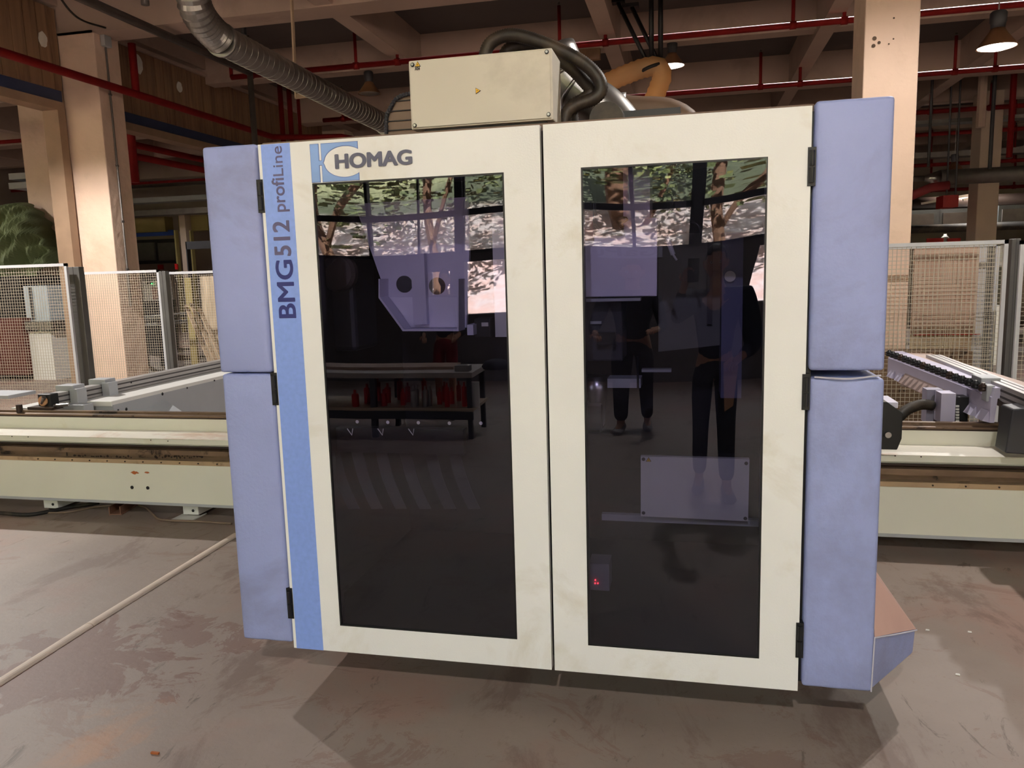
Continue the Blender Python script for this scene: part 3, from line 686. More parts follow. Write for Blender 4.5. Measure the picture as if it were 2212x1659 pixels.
vp = MB().box(fp(1062, 470, YI)[0], fp(1092, 470, YI)[0], YI, YI + .02, fp(1070, 728, YI)[1], fp(1070, 472, YI)[1]).build('vertical_plate', WHITEM, M0)
for x, y in ((1058, 488), (1066, 488), (1058, 496), (1067, 497), (1062, 500), (1070, 500)):
    X_, Z_ = fp(x + 8, y, YI); MB().lathe([(.0035, 0), (.0035, .003)], (X_, YI - .002, Z_), 10, 'Y').build('screw', DKGREY, vp)
vb = MB().box(fp(1024, 690, 2.95)[0], fp(1058, 690, 2.95)[0], 2.95, 3.05, fp(1040, 728, 2.95)[1], fp(1040, 688, 2.95)[1]).build('valve_block', BLACK, M0, bevel=.003)
MB().box(fp(1040, 698, 2.94)[0], fp(1054, 698, 2.94)[0], 2.94, 2.95, fp(1040, 705, 2.94)[1], fp(1040, 697, 2.94)[1]).build('label_plate', PAPER, vb)
box('end_bracket', LAV, M0, fp(1015, 705, 2.94)[0], fp(1028, 705, 2.94)[0], 2.9, 3.05, fp(1020, 722, 2.94)[1], fp(1020, 700, 2.94)[1])
o = MB().tube(resample(crom(hp([(690, 380), (730, 410), (756, 455), (760, 510), (740, 548), (712, 575)], 3.1), 8), .02), .052, 20).build('suction_hose', DKGREY, M0, True); o['label'] = 'fat dark suction hose behind the wider window'
o = MB().box(fp(682, 500, 3.1)[0], fp(760, 560, 3.1)[0], 3.1, 3.35, fp(700, 760, 3.1)[1], fp(700, 560, 3.1)[1]).build('drive_housing', DKGREY, M0, bevel=.02)
MB().lathe([(.07, 0), (.08, .02), (.08, .05)], (fp(725, 590, 3.05)[0], 3.05, fp(725, 590, 3.05)[1]), 24, 'Y').build('round_cover', mat('dull bronze', (96, 84, 76), .5), o)
MB().tube(hp([(738, 536), (752, 532), (768, 515), (778, 495)], 3.0), .004, 6).build('cable', BLACK, o)
# brush holder with screws, hooks and lamellae
bh = MB().box(PL[0] - .01, fp(1000, 930, 2.68)[0], 2.68, 2.72, fp(800, 978, 2.68)[1], fp(800, 925, 2.68)[1]).build('brush_holder', BLACK, M0)
for x, y in ((772, 911), (838, 912), (904, 913), (971, 914), (1039, 914)):
    X_, Z_ = fp(x, y, 2.66)
    MB().lathe([(.0065, 0), (.005, .004), (.002, .005)], (X_, 2.658, Z_), 14, 'Y').build('screw', PAPER, bh)
for x in (761, 827, 893):
    q = hp([(x - 11, 926), (x - 1, 940), (x + 1, 926)], 2.66)
    MB().tube(q, .0018, 6).build('hook', PAPER, bh)
for i, x in enumerate((720, 770, 822, 874, 928, 980)):
    q = hp([(x, 975), (x + 14, 1030), (x + 32, 1075), (x + 44, 1100)], 2.74)
    cur = MB(); Pq = crom(q, 5)
    V = []
    for p_ in Pq: V += [p_ + Vector((-.022, 0, 0)), p_ + Vector((.022, .01, 0))]
    cur.add(V, [(2 * k_, 2 * k_ + 1, 2 * k_ + 3, 2 * k_ + 2) for k_ in range(len(Pq) - 1)])
    l_ = cur.build('brush_lamella', mat('dusty lamella', (30, 29, 33), .5), M0); s3 = l_.modifiers.new('s', 'SOLIDIFY'); s3.thickness = .003
# narrower window
ax = MB().box(fp(1346, 400, 3.0)[0], fp(1404, 400, 3.0)[0], 3.0, 3.2, fp(1370, 480, 3.0)[1], 2.06).build('lifting_axis', LAV, M0); ax['label'] = 'pale vertical axis box behind the narrower window'
pl = MB().prism(ip([(1240, 512), (1346, 509), (1346, 471), (1418, 470), (1420, 476), (1419, 640), (1240, 642)], 2.96), 2.96, 2.99).build('cover_plate', LAV, M0, bevel=.004)
pl['label'] = 'pale lilac cover plate behind the narrower window'
MB().box(fp(1240, 650, 2.95)[0], fp(1384, 650, 2.95)[0], 2.93, 3.0, fp(1300, 651, 2.95)[1], fp(1300, 645, 2.95)[1]).build('plate_edge', LGREY, pl)
for l_, nm in (([(1272, 392), (1281, 440), (1283, 480), (1300, 500), (1322, 502), (1348, 500)], 'cable'), ([(1420, 492), (1444, 462), (1457, 420), (1459, 390)], 'cable'), ([(1420, 496), (1450, 486), (1490, 478), (1510, 488), (1515, 510)], 'cable'), ([(1348, 490), (1330, 478), (1344, 470), (1356, 474), (1334, 488), (1348, 496)], 'cable')):
    MB().tube(resample(crom(hp(l_, 2.93), 6), .01), .0045, 8).build(nm, BLACK, M0, True)
box('guide_post', DKGREY, M0, fp(1458, 400, 3.05)[0], fp(1482, 400, 3.05)[0], 3.05, 3.12, fp(1470, 502, 3.05)[1], fp(1470, 378, 3.05)[1])
box('hanging_housing', DKGREY, M0, fp(1240, 400, 2.9)[0], fp(1274, 400, 2.9)[0], 2.9, 3.1, fp(1260, 455, 2.9)[1], 2.0)
box('copper_block', mat('brown block', (150, 100, 80), .6), M0, fp(1262, 460, 2.92)[0], fp(1280, 460, 2.92)[0], 2.92, 3.0, fp(1260, 520, 2.92)[1], fp(1260, 456, 2.92)[1])
gp = MB().prism(ip([(1422, 505), (1560, 502), (1560, 745), (1422, 760)], 3.45), 3.45, 3.5).build('rear_cabinet', mat('grey green panel', (104, 106, 104), .6, var=.1), M0)
box('cabinet_mullion', DKGREY, gp, fp(1528, 520, 3.44)[0], fp(1540, 520, 3.44)[0], 3.43, 3.45, fp(1530, 700, 3.44)[1], fp(1530, 506, 3.44)[1])
box('reflected_board', mat('steel blue reflection', (96, 100, 132), .55), M0, fp(1560, 520, 3.3)[0], fp(1606, 520, 3.3)[0], 3.3, 3.5, fp(1580, 860, 3.3)[1], fp(1580, 503, 3.3)[1])  # added blue panel stands in for an upright shape reflected in the pane
X_, Z_ = fp(1577, 597, 3.29); MB().lathe([(.022, 0), (.022, .004)], (X_, 3.288, Z_), 24, 'Y').build('reflected_dot', PAPER, M0)  # added disc stands in for the white dot of that reflection
# air strut
MB().tube(hp([(1440, 510), (1454, 550)], 3.0), .009, 10).tube(hp([(1454, 550), (1462, 562)], 3.0), .004, 8).build('air_strut', LGREY, M0)
# spindle assembly at the left
sp = MB().box(fp(1262, 700, 3.0)[0], fp(1345, 700, 3.0)[0], 3.0, 3.2, fp(1300, 780, 3.0)[1], fp(1300, 650, 3.0)[1]).build('spindle_block', DKGREY, M0, bevel=.006)
box('handle_plate', LGREY, sp, fp(1275, 697, 2.99)[0], fp(1299, 697, 2.99)[0], 2.99, 3.0, fp(1290, 700, 2.99)[1], fp(1290, 694, 2.99)[1])
box('connector', BLACK, sp, fp(1290, 720, 2.98)[0], fp(1330, 720, 2.98)[0], 2.96, 3.0, fp(1290, 745, 2.98)[1], fp(1290, 718, 2.98)[1])
MB().lathe([(.02, -.12), (.03, -.1), (.035, 0), (.045, .02), (.045, .09)], (fp(1290, 860, 3.05)[0], 3.05, fp(1290, 860, 3.05)[1]), 20).build('spindle_nose', STEEL, M0, True)
box('tool_carrier', LGREY, M0, fp(1312, 830, 3.0)[0], fp(1384, 830, 3.0)[0], 3.0, 3.1, fp(1350, 838, 3.0)[1], fp(1350, 818, 3.0)[1])
MB().tube(hp([(1377, 770), (1378, 838)], 2.98), .004, 8).build('carrier_rod', BLACK, M0)
box('motor_housing', BLACK, M0, fp(1262, 900, 3.0)[0], fp(1300, 900, 3.0)[0], 3.0, 3.15, fp(1280, 935, 3.0)[1], fp(1280, 872, 3.0)[1], bevel=.01)
box('cross_rail', LGREY, M0, fp(1386, 800, 3.4)[0], fp(1450, 800, 3.4)[0], 3.4, 3.45, fp(1400, 804, 3.4)[1], fp(1400, 798, 3.4)[1])
# lower cabinet cover
YC = 3.4
cc = MB().prism(ip([(1384, 986), (1619, 992), (1616, 1126), (1384, 1115)], YC), YC, YC + .03).build('switch_cabinet', WHITEM, M0); cc['label'] = 'pale screwed cover low behind the narrower window'
for x, y in ((1390, 992), (1612, 1001), (1390, 1108), (1610, 1120)):
    X_, Z_ = fp(x, y, YC - .005); MB().lathe([(.008, 0), (.006, .004)], (X_, YC - .005, Z_), 14, 'Y').build('screw', DKGREY, cc)
tri(cc, 1401, 994, .013, 0, YC - .005)
MB().box(fp(1300, 1125, YC + .04)[0], XR - .02, YC + .04, YC + .07, fp(1350, 1132, YC)[1], fp(1350, 1118, YC)[1]).build('base_rail', LGREY, M0)
led = MB().box(fp(1272, 1250, 2.75)[0], fp(1316, 1250, 2.75)[0], 2.75, 2.85, fp(1290, 1275, 2.75)[1], fp(1290, 1218, 2.75)[1]).build('sensor_module', mat('sensor grey', (110, 108, 116), .5), M0)
for x, y in ((1286, 1253), (1285.5, 1260), (1291.5, 1260)):
    X_, Z_ = fp(x, y, 2.745); MB().lathe([(.0028, 0), (.002, .004)], (X_, 2.744, Z_), 10, 'Y').build('indicator_led', LEDR, led)

# ================================================================ THE BED
xb0, xb1 = -9.0, 6.5
bt = thing('machine_bed', 'long pale green machine bed running behind the enclosure', 'machine bed', (-1, 4.6, .12))
def prof(poly, mt, nm, **k): return MB().prism(poly, xb0, xb1, 'X').build(nm, mt, bt, **k)
prof([(4.45, .124), (4.45, .39), (4.5, .39), (4.5, .50), (4.47, .505), (4.45, .53), (4.45, .562), (4.70, .564), (4.70, .655), (4.84, .655), (4.84, .124)], BEDM, 'bed_body')
prof([(4.449, .563), (4.449, .5665), (4.70, .568), (4.70, .564)], BEDW, 'ledge_plate')
prof([(4.446, .106), (4.446, .124), (4.84, .124), (4.84, .106)], LGREY, 'bottom_lip')
prof([(4.43, .46), (4.43, .492), (4.5, .5), (4.5, .46)], RAILBR, 'guide_rail')
prof([(4.445, .39), (4.445, .418), (4.5, .418), (4.5, .39)], mat('worn rack', (176, 150, 120), .5, metal=.3, var=.15, dirt=(90, 66, 50), dscale=5), 'gear_rack')
prof([(4.488, .42), (4.488, .458), (4.5, .458), (4.5, .42)], RAILBR, 'rail_web')
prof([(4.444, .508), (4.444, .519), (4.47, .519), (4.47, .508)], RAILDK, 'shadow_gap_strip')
prof([(4.70, .655), (4.70, .672), (4.74, .676), (4.74, .69), (4.78, .69), (4.78, .655)], RAILBR, 'upper_rail')
prof([(4.698, .652), (4.698, .661), (4.72, .661), (4.72, .652)], RAILDK, 'rail_base')
j = MB()
for x in (-8.2, -6.2, -4.22, -3.35, -1.6, .4, 1.92, 3.9): j.box(x, x + .004, 4.484, 4.49, .42, .46)
j.build('rail_joint', BLACK, bt)
for x in [-4.42 + .14 * i for i in range(12)] + [1.28 + .16 * i for i in range(6)]:
    MB().lathe([(.005, 0), (.005, .004)], (x, 4.441, .404), 8, 'Y').build('rack_bolt', RAILDK, bt)
for x, y in ((285, 1053), (319, 1054)):
    X_, Z_ = fp(x, y, 4.448); MB().lathe([(.012, 0), (.012, .003)], (X_, 4.447, Z_), 18, 'Y').build('threaded_hole', BLACK, bt)
def blob(px, py, w_, h_, nm, mt):
    X_, Z_ = fp(px, py, 4.447); pts_ = [(X_ + w_ * math.cos(a) * random.uniform(.6, 1.1), Z_ + h_ * math.sin(a) * random.uniform(.4, 1.1)) for a in [i * PI / 9 for i in range(18)]]
    MB().prism(pts_, 4.4485, 4.451).build(nm, mt, bt)
blob(290, 1021, .035, .013, 'rust_chip', RUST); blob(317, 1021, .022, .007, 'rust_chip', RUST)
for x0, x1, y in ((160, 192, 985), (197, 290, 987), (335, 440, 986)):
    for k in range(int((x1 - x0) / 5)):
        X_, Z_ = fp(x0 + k * 5 + random.uniform(-2, 2), y + random.uniform(-2, 3), 4.486)
        MB().lathe([(random.uniform(.004, .011), 0), (.004, .002)], (X_, 4.4855, Z_), 7, 'Y').build('grease_spot', RAILDK, bt)
for x, y in ((25, 943), (60, 944), (325, 951), (362, 953), (1934, 985), (1990, 987)):
    X_, Z_ = fp(x, y, 4.446); MB().lathe([(.004, 0), (.004, .002)], (X_, 4.448, Z_), 8, 'Y').build('plate_screw', RAILDK, bt)
# feet
def foot(px, lab, plate):
    p_ = at(px, 1095, Y=4.53)
    f = MB().box(p_.x - .06, p_.x + .06, 4.53, 4.75, .02, .085).build('levelling_foot', WHITEM, bt, bevel=.004)
    MB().box(p_.x - .065, p_.x + .02, 4.55, 4.7, .085, .11).box(p_.x - .05, p_.x + .05, 4.56, 4.9, .002, .02).build('spacer', RAILDK, f)
    MB().lathe([(.01, 0), (.01, .004)], (p_.x + .02, 4.527, .05), 12, 'Y').build('foot_hole', BLACK, f)
    if plate: MB().box(p_.x - .1, p_.x + .06, 4.45, 4.62, 0.001, .008).build('shim_plate', PAPER, f)
foot(110, 'a', False); foot(411, 'b', True)
for x in (-6.6, -1.5, .8, 2.9, 5): MB().box(x - .06, x + .06, 4.53, 4.75, 0, .11).build('levelling_foot', RAILDK, bt)
p0 = at(250, 1113, Z=0); p1 = at(292, 1088, Z=0)
ch = MB(); d_ = (p1 - p0).normalized(); s_ = Vector((d_.y, -d_.x, 0)) * .045
for a, b_ in ((-1, -.8), (.8, 1)): ch.bar(p0 + s_ * a * .95 + Vector((0, 0, .03)), p0 + s_ * a * .95 + d_ * .6 + Vector((0, 0, .03)), .006, .06)
ch.bar(p0 + Vector((0, 0, .006)), p0 + d_ * .6 + Vector((0, 0, .006)), .09, .006)
tag(ch.build('steel_channel', mat('rusty channel', (130, 92, 74), .7, var=.25)), 'rusty steel channel lying under the bed', 'channel')
def cable(l, r, label, mt=CABLE):
    P_ = [at(x, y, Z=r + .001) for x, y in l]; tag(MB().tube(resample(crom(P_, 8), .05), r, 8).build('floor_cable', mt, smooth=True), label, 'cable')
cable([(0, 1108), (60, 1112), (110, 1104), (160, 1094), (215, 1086)], .014, 'thick dark cable sweeping under the bed past the levelling foot', RUBBER)
cable([(95, 1108), (150, 1106), (200, 1096), (255, 1090)], .007, 'thin cable beside the thick dark one')
cable([(300, 1091), (318, 1098), (332, 1112), (350, 1123), (420, 1126), (500, 1131)], .008, 'thin curved cable running to the left blue pad')
# far side beam under the bed on the floor (right)
p_ = at(2000, 1205, Z=0)
tag(MB().box(.5, 6.5, 4.95, 5.1, 0, .05).build('floor_angle_rail', RAILBR), 'low brown rail lying on the floor under the right part of the bed', 'rail')

# ================================================================ LEFT CONSOLE
LC = thing('support_console', 'pale support console with drilled side face left of the enclosure', 'console', (-4.1, 5.6, .66))
tx0 = at(60, 873, Z=.70).x; txr = at(228, 870, Y=4.84).x; zt = .70; txr = at(228, 870, Z=.70).x
MB().prism([(tx0, 4.79), (-4.74, 4.79), (-4.74, 5.1), (txr, 5.1), (txr, 9.3), (tx0, 9.3)], zt - .04, zt, 'Z').build('table_plate', WHITEM, LC, bevel=.004)
MB().box(tx0 + .02, txr + .006, 5.11, 9.3, .0, zt - .03).build('side_plate', LGREY, LC)
for x, y in ((283, 826), (351, 851), (352, 878), (273, 884), (255, 886), (404, 838), (463, 822)):
    yy_ = 0
    d = CW * F + CR * (x - CX) - CU * (y - CY); t_ = (txr + .006) / d.x; q = EYE + d * t_
    MB().lathe([(.014 if x in (351, 352, 273) else .008, 0), (.008, .004)], (txr + .006, q.y, q.z), 12, 'X').build('drilled_hole', BLACK, LC)
MB().add([(txr + .01, 5.15, .5), (txr + .01, 5.5, .62), (txr + .01, 5.7, .62), (txr + .3, 5.6, .5)], [(0, 1, 2, 3)]).build('gusset_plate', LGREY, LC)
# aluminium stop rail
p_ = at(96, 866, Y=4.82); rx, rz = p_.x, p_.z
SR = thing('stop_rail', 'grooved aluminium profile rail with a round dial on its near end', 'rail', (rx, 4.85, rz - .06))
hw = .045
MB().box(rx - hw, rx + hw, 4.9, 9.2, rz - hw, rz + hw).build('profile', ALU, SR, bevel=.003)
for s in (-1, 1):
    for z in (-.02, .018): box('groove', ALUDK, SR, rx + s * (hw + .001), rx + s * (hw - .004), 4.9, 9.2, rz + z - .006, rz + z + .006)
box('end_block', BLACK, SR, rx - .058, rx + .055, 4.82, 4.9, rz - .055, rz + .05, bevel=.006)
MB().lathe([(.037, 0), (.037, .012)], (rx - .008, 4.808, rz), 24, 'Y').build('dial', CARTON, SR)
MB().cbox((rx - .005, 4.806, rz + .003), .03, .006, .01).build('pointer', REDB, SR)
MB().box(rx - .03, rx + .03, 4.83, 4.9, .692, rz - .05).box(rx - .1, rx + .12, 4.76, 4.86, .69, .71).build('rail_foot', RAILDK, SR)
MB().tube([(rx + .1, 4.8, .715), (rx + .2, 4.83, .72)], .012, 8).tube([(rx - .02, 4.82, .73), (rx + .02, 4.8, .78)], .016, 8).build('foot_fitting', STEEL, SR)
def clamp(y, lab):
    c_ = thing('clamp_unit', lab, 'clamp', (rx + .07, y, rz), 'clamp units on the left rail')
    x = rx + .05
    MB().box(x - .13, x + .03, y, y + .12, rz - .05, rz + .085).box(x + .0, x + .07, y - .01, y + .09, rz - .06, rz + .06).build('clamp_body', LGREY, c_, bevel=.004)
    MB().box(x - .0, x + .18, y - .08, y + .02, rz - .14, rz - .05).build('clamp_jaw', LGREY, c_, bevel=.003)
    MB().lathe([(.032, 0), (.032, .5)], (x + .08, y - .02, rz - .64), 16).build('lift_cylinder', WHITEM, c_, True)
    MB().lathe([(.008, 0), (.008, .01)], (x + .055, y + .01, rz + .02), 10, 'X').build('knob', BLACK, c_)
    return c_
clamp(5.02, 'nearer pale clamp unit with a white cylinder on the dial rail'); clamp(5.36, 'further pale clamp unit on the dial rail')
tag(MB().lathe([(.022, 0), (.022, .09)], tuple(at(44, 900, Y=4.74)), 14).build('end_stop_pin', RAILDK), 'short dark stop pin on the bed top near the dial rail', 'pin')
tag(MB().box(-6.4, at(20, 875, Y=5.6).x, 5.6, 5.9, .655, at(20, 862, Y=5.6).z).build('pale_block', LGREY, bevel=.005), 'pale grey block at the left edge behind the bed', 'block')

# ================================================================ RIGHT CONSOLE
N0 = at(2125, 846, Y=4.75); Nf = at(1922, 770, Z=N0.z)
def frame(a_, b_):
    d_ = (b_ - a_); Lh = d_.length; d_ = d_.normalized(); r_ = Vector((d_.y, -d_.x, 0)).normalized()
    return (lambda u, v, w: a_ + d_ * u + r_ * v + Vector((0, 0, w))), Lh
def fprism(P_, poly, u0, u1):                       # polygon in (v, w) swept along u
    n = len(poly)
    return MB().add([P_(u0, v, w) for v, w in poly] + [P_(u1, v, w) for v, w in poly], [tuple(range(n)), tuple(range(n, 2 * n))] + [(i, (i + 1) % n, (i + 1) % n + n, i + n) for i in range(n)])
P1, L1 = frame(N0, Nf)
RC = thing('vacuum_beam', 'lilac grey beam carrying a row of dark nozzles right of the enclosure', 'beam', tuple(P1(L1 / 2, .05, -.15)))
LILAC = mat('lilac grey casting', (196, 190, 214), .5, var=.06)
fprism(P1, [(.02, -.02), (.03, .03), (.12, .03), (.12, -.02), (.05, -.03), (.04, -.165), (.015, -.165), (.015, -.02)], -.06, L1 + .1).build('beam_body', LILAC, RC, bevel=.002)
fprism(P1, [(.013, -.085), (-.035, -.15), (-.03, -.158), (.015, -.165)], .32, L1 - .35).build('lower_lip', mat('dull pink lip', (168, 146, 140), .6), RC)
for u in (-.05, .12, L1 - .3, L1 - .1): fprism(P1, [(.013, -.1), (-.02, -.155), (.015, -.165)], u, u + .1).build('gusset', LILAC, RC)
fprism(P1, [(.12, .028), (.3, .02), (.3, .01), (.12, .015)], -.4, L1).build('wear_strip', mat('dusty pink plate', (188, 164, 152), .55), RC)
fprism(P1, [(.125, -.02), (.2, -.02), (.2, -.1), (.125, -.1)], -.4, L1).build('rear_flange', ALU, RC)
for k in range(19):
    c_ = P1(L1 * k / 18, -.005, .02)
    MB().lathe([(.010, -.018), (.022, -.014), (.026, -.004), (.018, .0), (.024, .006), (.024, .016), (.012, .022), (.011, .03)], tuple(c_), 12).build('suction_nozzle', BLACK if k % 5 else RAILDK, RC, True)
for u in (.12, L1 - .2):
    c_ = P1(u, .06, 0); MB().lathe([(.03, 0), (.03, c_.z - .16 - .66), (.022, c_.z - .16 - .66), (.022, c_.z - .03 - .66)], (c_.x, c_.y, .66), 16).build('lift_cylinder', STEEL, RC, True)
def pb(x0, y0, x1, y1, Y, dY, mt_, name, par):
    a_, b2 = at(x0, y0, Y=Y), at(x1, y1, Y=Y); return MB().box(a_.x, b2.x, Y, Y + dY, b2.z, a_.z).build(name, mt_, par)
VU = thing('valve_unit', 'lilac valve unit with small white terminals beneath the nozzle beam', 'valve unit', tuple(at(2045, 910, Y=4.95)))
pb(2034, 850, 2062, 914, 4.95, .12, LILAC, 'valve_post', VU); pb(2003, 842, 2034, 914, 5.1, .1, mat('lilac plate', (150, 146, 166), .5), 'valve_plate', VU)
pb(2062, 858, 2090, 914, 4.97, .1, BLACK, 'valve_bank', VU)
for k in range(6): pb(2065, 876 + k * 6.2, 2072, 880 + k * 6.2, 4.96, .01, PAPER, 'valve_terminal', VU)
MB().lathe([(.03, 0), (.03, .006)], tuple(at(2024, 862, Y=5.09)), 16, 'Y').build('air_fitting', STEEL, VU)
tag(MB().box(.9, 5.2, 4.86, 5.55, 0, .5).build('drip_tray', mat('brown oily tray', (96, 72, 56), .6, var=.2)), 'brown oily tray behind the right part of the bed', 'tray')
R1 = at(2000, 766, Y=6.2); R0 = at(2225, 856, Z=R1.z); P2, L2 = frame(R0, R1)
RR = thing('profile_rail', 'long grooved aluminium rail with a pale clamp on the right console', 'rail', tuple(P2(L2 / 2, 0, -.1)))
fprism(P2, [(0, 0), (.1, 0), (.1, -.09), (0, -.09)], -.6, L2).build('profile', ALU, RR, bevel=.003)
for w in (-.025, -.06): fprism(P2, [(-.001, w), (.004, w), (.004, w - .012), (-.001, w - .012)], -.6, L2).build('groove', ALUDK, RR)
for v in (.03, .065): fprism(P2, [(v, .001), (v + .008, .001), (v + .008, -.003), (v, -.003)], -.6, L2).build('groove', ALUDK, RR)
fprism(P2, [(-.05, .015), (.05, .015), (.05, -.02), (.0, -.02), (.0, -.08), (-.05, -.08)], .55, .72).build('clamp_body', LGREY, RR, bevel=.004)
fprism(P2, [(-.06, -.01), (-.02, -.01), (-.02, -.1), (-.06, -.1)], .42, .5).build('clamp_jaw', LGREY, RR, bevel=.003)
c_ = P2(L2 - .2, .05, 0); MB().box(c_.x - .04, c_.x + .04, c_.y - .1, c_.y, 0, c_.z - .09).build('rail_foot', RAILDK, RR)
q0, q1 = at(1903, 868, Y=4.35), at(1947, 972, Y=4.35)
TB = thing('limit_stop', 'black stop block with a silver knob beside the right blue pads', 'stop block', (q0.x, 4.4, q1.z))
MB().prism([(q0.x - .1, q1.z), (q1.x - .02, q1.z), (q1.x, q1.z + .06), (q1.x, q0.z - .06), (q0.x + .03, q0.z), (q0.x - .1, q0.z)], 4.35, 4.449).build('block_body', BLACK, TB, bevel=.004)
MB().lathe([(.016, 0), (.016, .02)], (fp(1919, 940, 4.33)[0], 4.33, fp(1919, 940, 4.33)[1]), 16, 'Y').build('knob', STEEL, TB)
MB().box(q0.x - .1, q1.x, 4.45, 4.68, q0.z - .05, q0.z - .02).build('cover_plate', LAV, TB)
q0, q1 = at(2178, 884, Y=4.3), at(2200, 980, Y=4.3)
tag(MB().prism([(q0.x, q1.z), (q0.x + .2, q1.z - .01), (q0.x + .2, q0.z + .02), (q0.x + .02, q0.z)], 4.3, 4.449).build('end_cover', DKGREY, bevel=.008), 'dark grey end cover at the right picture edge on the bed', 'cover')
h = MB().corr([tuple(at(1938, 905, Y=4.9)), tuple(at(1960, 885, Y=4.95)), tuple(at(1990, 874, Y=5.02)), tuple(at(2015, 876, Y=5.05))], .03, .014, .08, 12); tag(h.build('console_hose', RUBBER, smooth=True), 'black corrugated hose lying beneath the nozzle beam', 'hose')

# ================================================================ FENCES
def fence(TL, TR, Y, label, sp=.03, bottom=.12, mt=FENCEW, wire=WIRE, group='mesh guard panels around the machine'):
    a_, b_ = at(*TL, Y=Y), at(*TR, Y=Y); x0, x1 = a_.x, b_.x; z = (a_.z + b_.z) / 2
    t_ = thing('guard_fence', label, 'fence panel', ((x0 + x1) / 2, Y, bottom), group); fw = .032
    MB().box(x0, x1, Y - .015, Y + .015, z - fw, z).box(x0, x1, Y - .015, Y + .015, bottom, bottom + fw).box(x0, x0 + fw, Y - .015, Y + .015, bottom, z).box(x1 - fw, x1, Y - .015, Y + .015, bottom, z).build('panel_frame', mt, t_)
    g_ = MB(); x = x0 + fw; r = .0017
    while x < x1 - fw: g_.box(x - r, x + r, Y - r, Y + r, bottom, z - .01); x += sp
    zz = bottom + sp
    while zz < z - fw: g_.box(x0 + .01, x1 - .01, Y - r * 1.6, Y + r * .4, zz - r, zz + r); zz += sp
    g_.build('wire_mesh', wire, t_)
    return t_
def post(px0, px1, y, Y, label):
    a_, b_ = at(px0, y, Y=Y), at(px1, y, Y=Y)
    t_ = thing('fence_post', label, 'post', (a_.x, Y, 0), 'dark posts of the guard fence')
    MB().box(a_.x, b_.x, Y - .03, Y + .05, .01, a_.z).build('post_tube', POSTDK, t_, bevel=.006)
    MB().box(a_.x + (b_.x - a_.x) * .45, a_.x + (b_.x - a_.x) * .52, Y - .032, Y - .028, .01, a_.z).build('slot', ALUDK, t_)
    MB().box(a_.x - .04, b_.x + .04, Y - .06, Y + .09, 0, .01).build('base_plate', POSTDK, t_)
fence((-120, 571), (145, 576), 7.5, 'nearest mesh panel at the left edge in front of the tarpaulin', .034)
post(149, 174, 577, 7.6, 'dark post in front of the broad column')
fence((176, 584), (344, 587), 8.8, 'middle mesh panel across the broad column', .033)
post(345, 360, 586, 8.8, 'slim dark post right of the broad column')
fence((361, 585), (520, 585), 8.9, 'mesh panel running behind the left blue pads', .033)
fence((1840, 529), (2178, 518), 7.5, 'mesh panel in front of the leaning brown board', .038)
post(2184, 2203, 516, 7.5, 'dark post near the right picture edge')
fence((2204, 520), (2420, 512), 7.4, 'cut off mesh panel at the right picture edge', .038)
fence((1850, 533), (2160, 524), 8.02, 'second pale mesh panel standing just behind the first one', .036)
# board behind the right fence
YB = 8.12
a, b_ = at(1976, 532, Y=YB), at(2117, 528, Y=YB); zb0 = at(2040, 722, Y=YB).z
BD = thing('leaning_board', 'brown sheet of board standing behind the right mesh panel', 'board', (a.x, YB, .6))
MB().box(a.x, b_.x, YB, YB + .02, zb0, a.z).build('upper_sheet', WOOD, BD)
MB().box(a.x + .0, b_.x - .02, YB + .02, YB + .035, .0, zb0 + .02).build('lower_sheet', mat('pale stained board', (190, 168, 138), .7, dirt=(150, 110, 80), dscale=1.2), BD)
box('red_edge', REDB, BD, a.x + .02, a.x + .6, YB - .003, YB, zb0 - .008, zb0)
q = at(2110, 540, Y=8.2); tag(MB().box(q.x, q.x + .09, 8.2, 8.24, 0, at(2110, 530, Y=8.2).z).build('upright_strip', FENCEW), 'white upright strip beside the brown board', 'upright')
q = at(2128, 540, Y=9.2); tag(MB().box(q.x, q.x + .14, 9.2, 9.34, 0, q.z + .1).build('steel_upright', POSTDK), 'dark grey steel upright behind the white strip', 'upright')
q = at(1940, 742, Y=7.8); tag(MB().box(q.x - .3, q.x + .6, 7.7, 7.95, 0, at(1960, 760, Y=7.7).z).build('timber_pallet', RAILBR), 'flat stack of brown timber behind the right console', 'timber')
# plywood and clutter behind the left fence
Y = 9.6
for (x0, x1, y0, lb, mt_, tw) in ((432, 520, 597, 'shiny film wrapped board behind the left mesh', mat('film wrapped board', (176, 158, 136), .2, var=.3, scale=3, stretch=(8, 1, 1)), 0), (398, 412, 600, 'narrow olive upright behind the left mesh', OLIVE, .15)):
    q, r_ = at(x0, y0, Y=Y + tw), at(x1, y0, Y=Y + tw)
    tag(MB().box(q.x, r_.x, Y + tw, Y + tw + .03, 0, q.z).build('leaning_sheet', mt_), lb, 'panel')
for k, (x0, y0, x1, y1) in enumerate(((402, 660, 440, 790), (412, 655, 455, 790), (430, 665, 470, 790))):
    a_ = at(x0, y0, Y=9.3 - k * .05); b2 = at(x1, y1, Y=8.95); b2.z = max(b2.z, .03)
    tag(MB().bar(a_, (b2.x + .3, b2.y, .02), .05, .02).build('timber_strip', WOODP), ['first', 'middle', 'last'][k] + ' of three pale timber strips leaning behind the left mesh', 'timber')

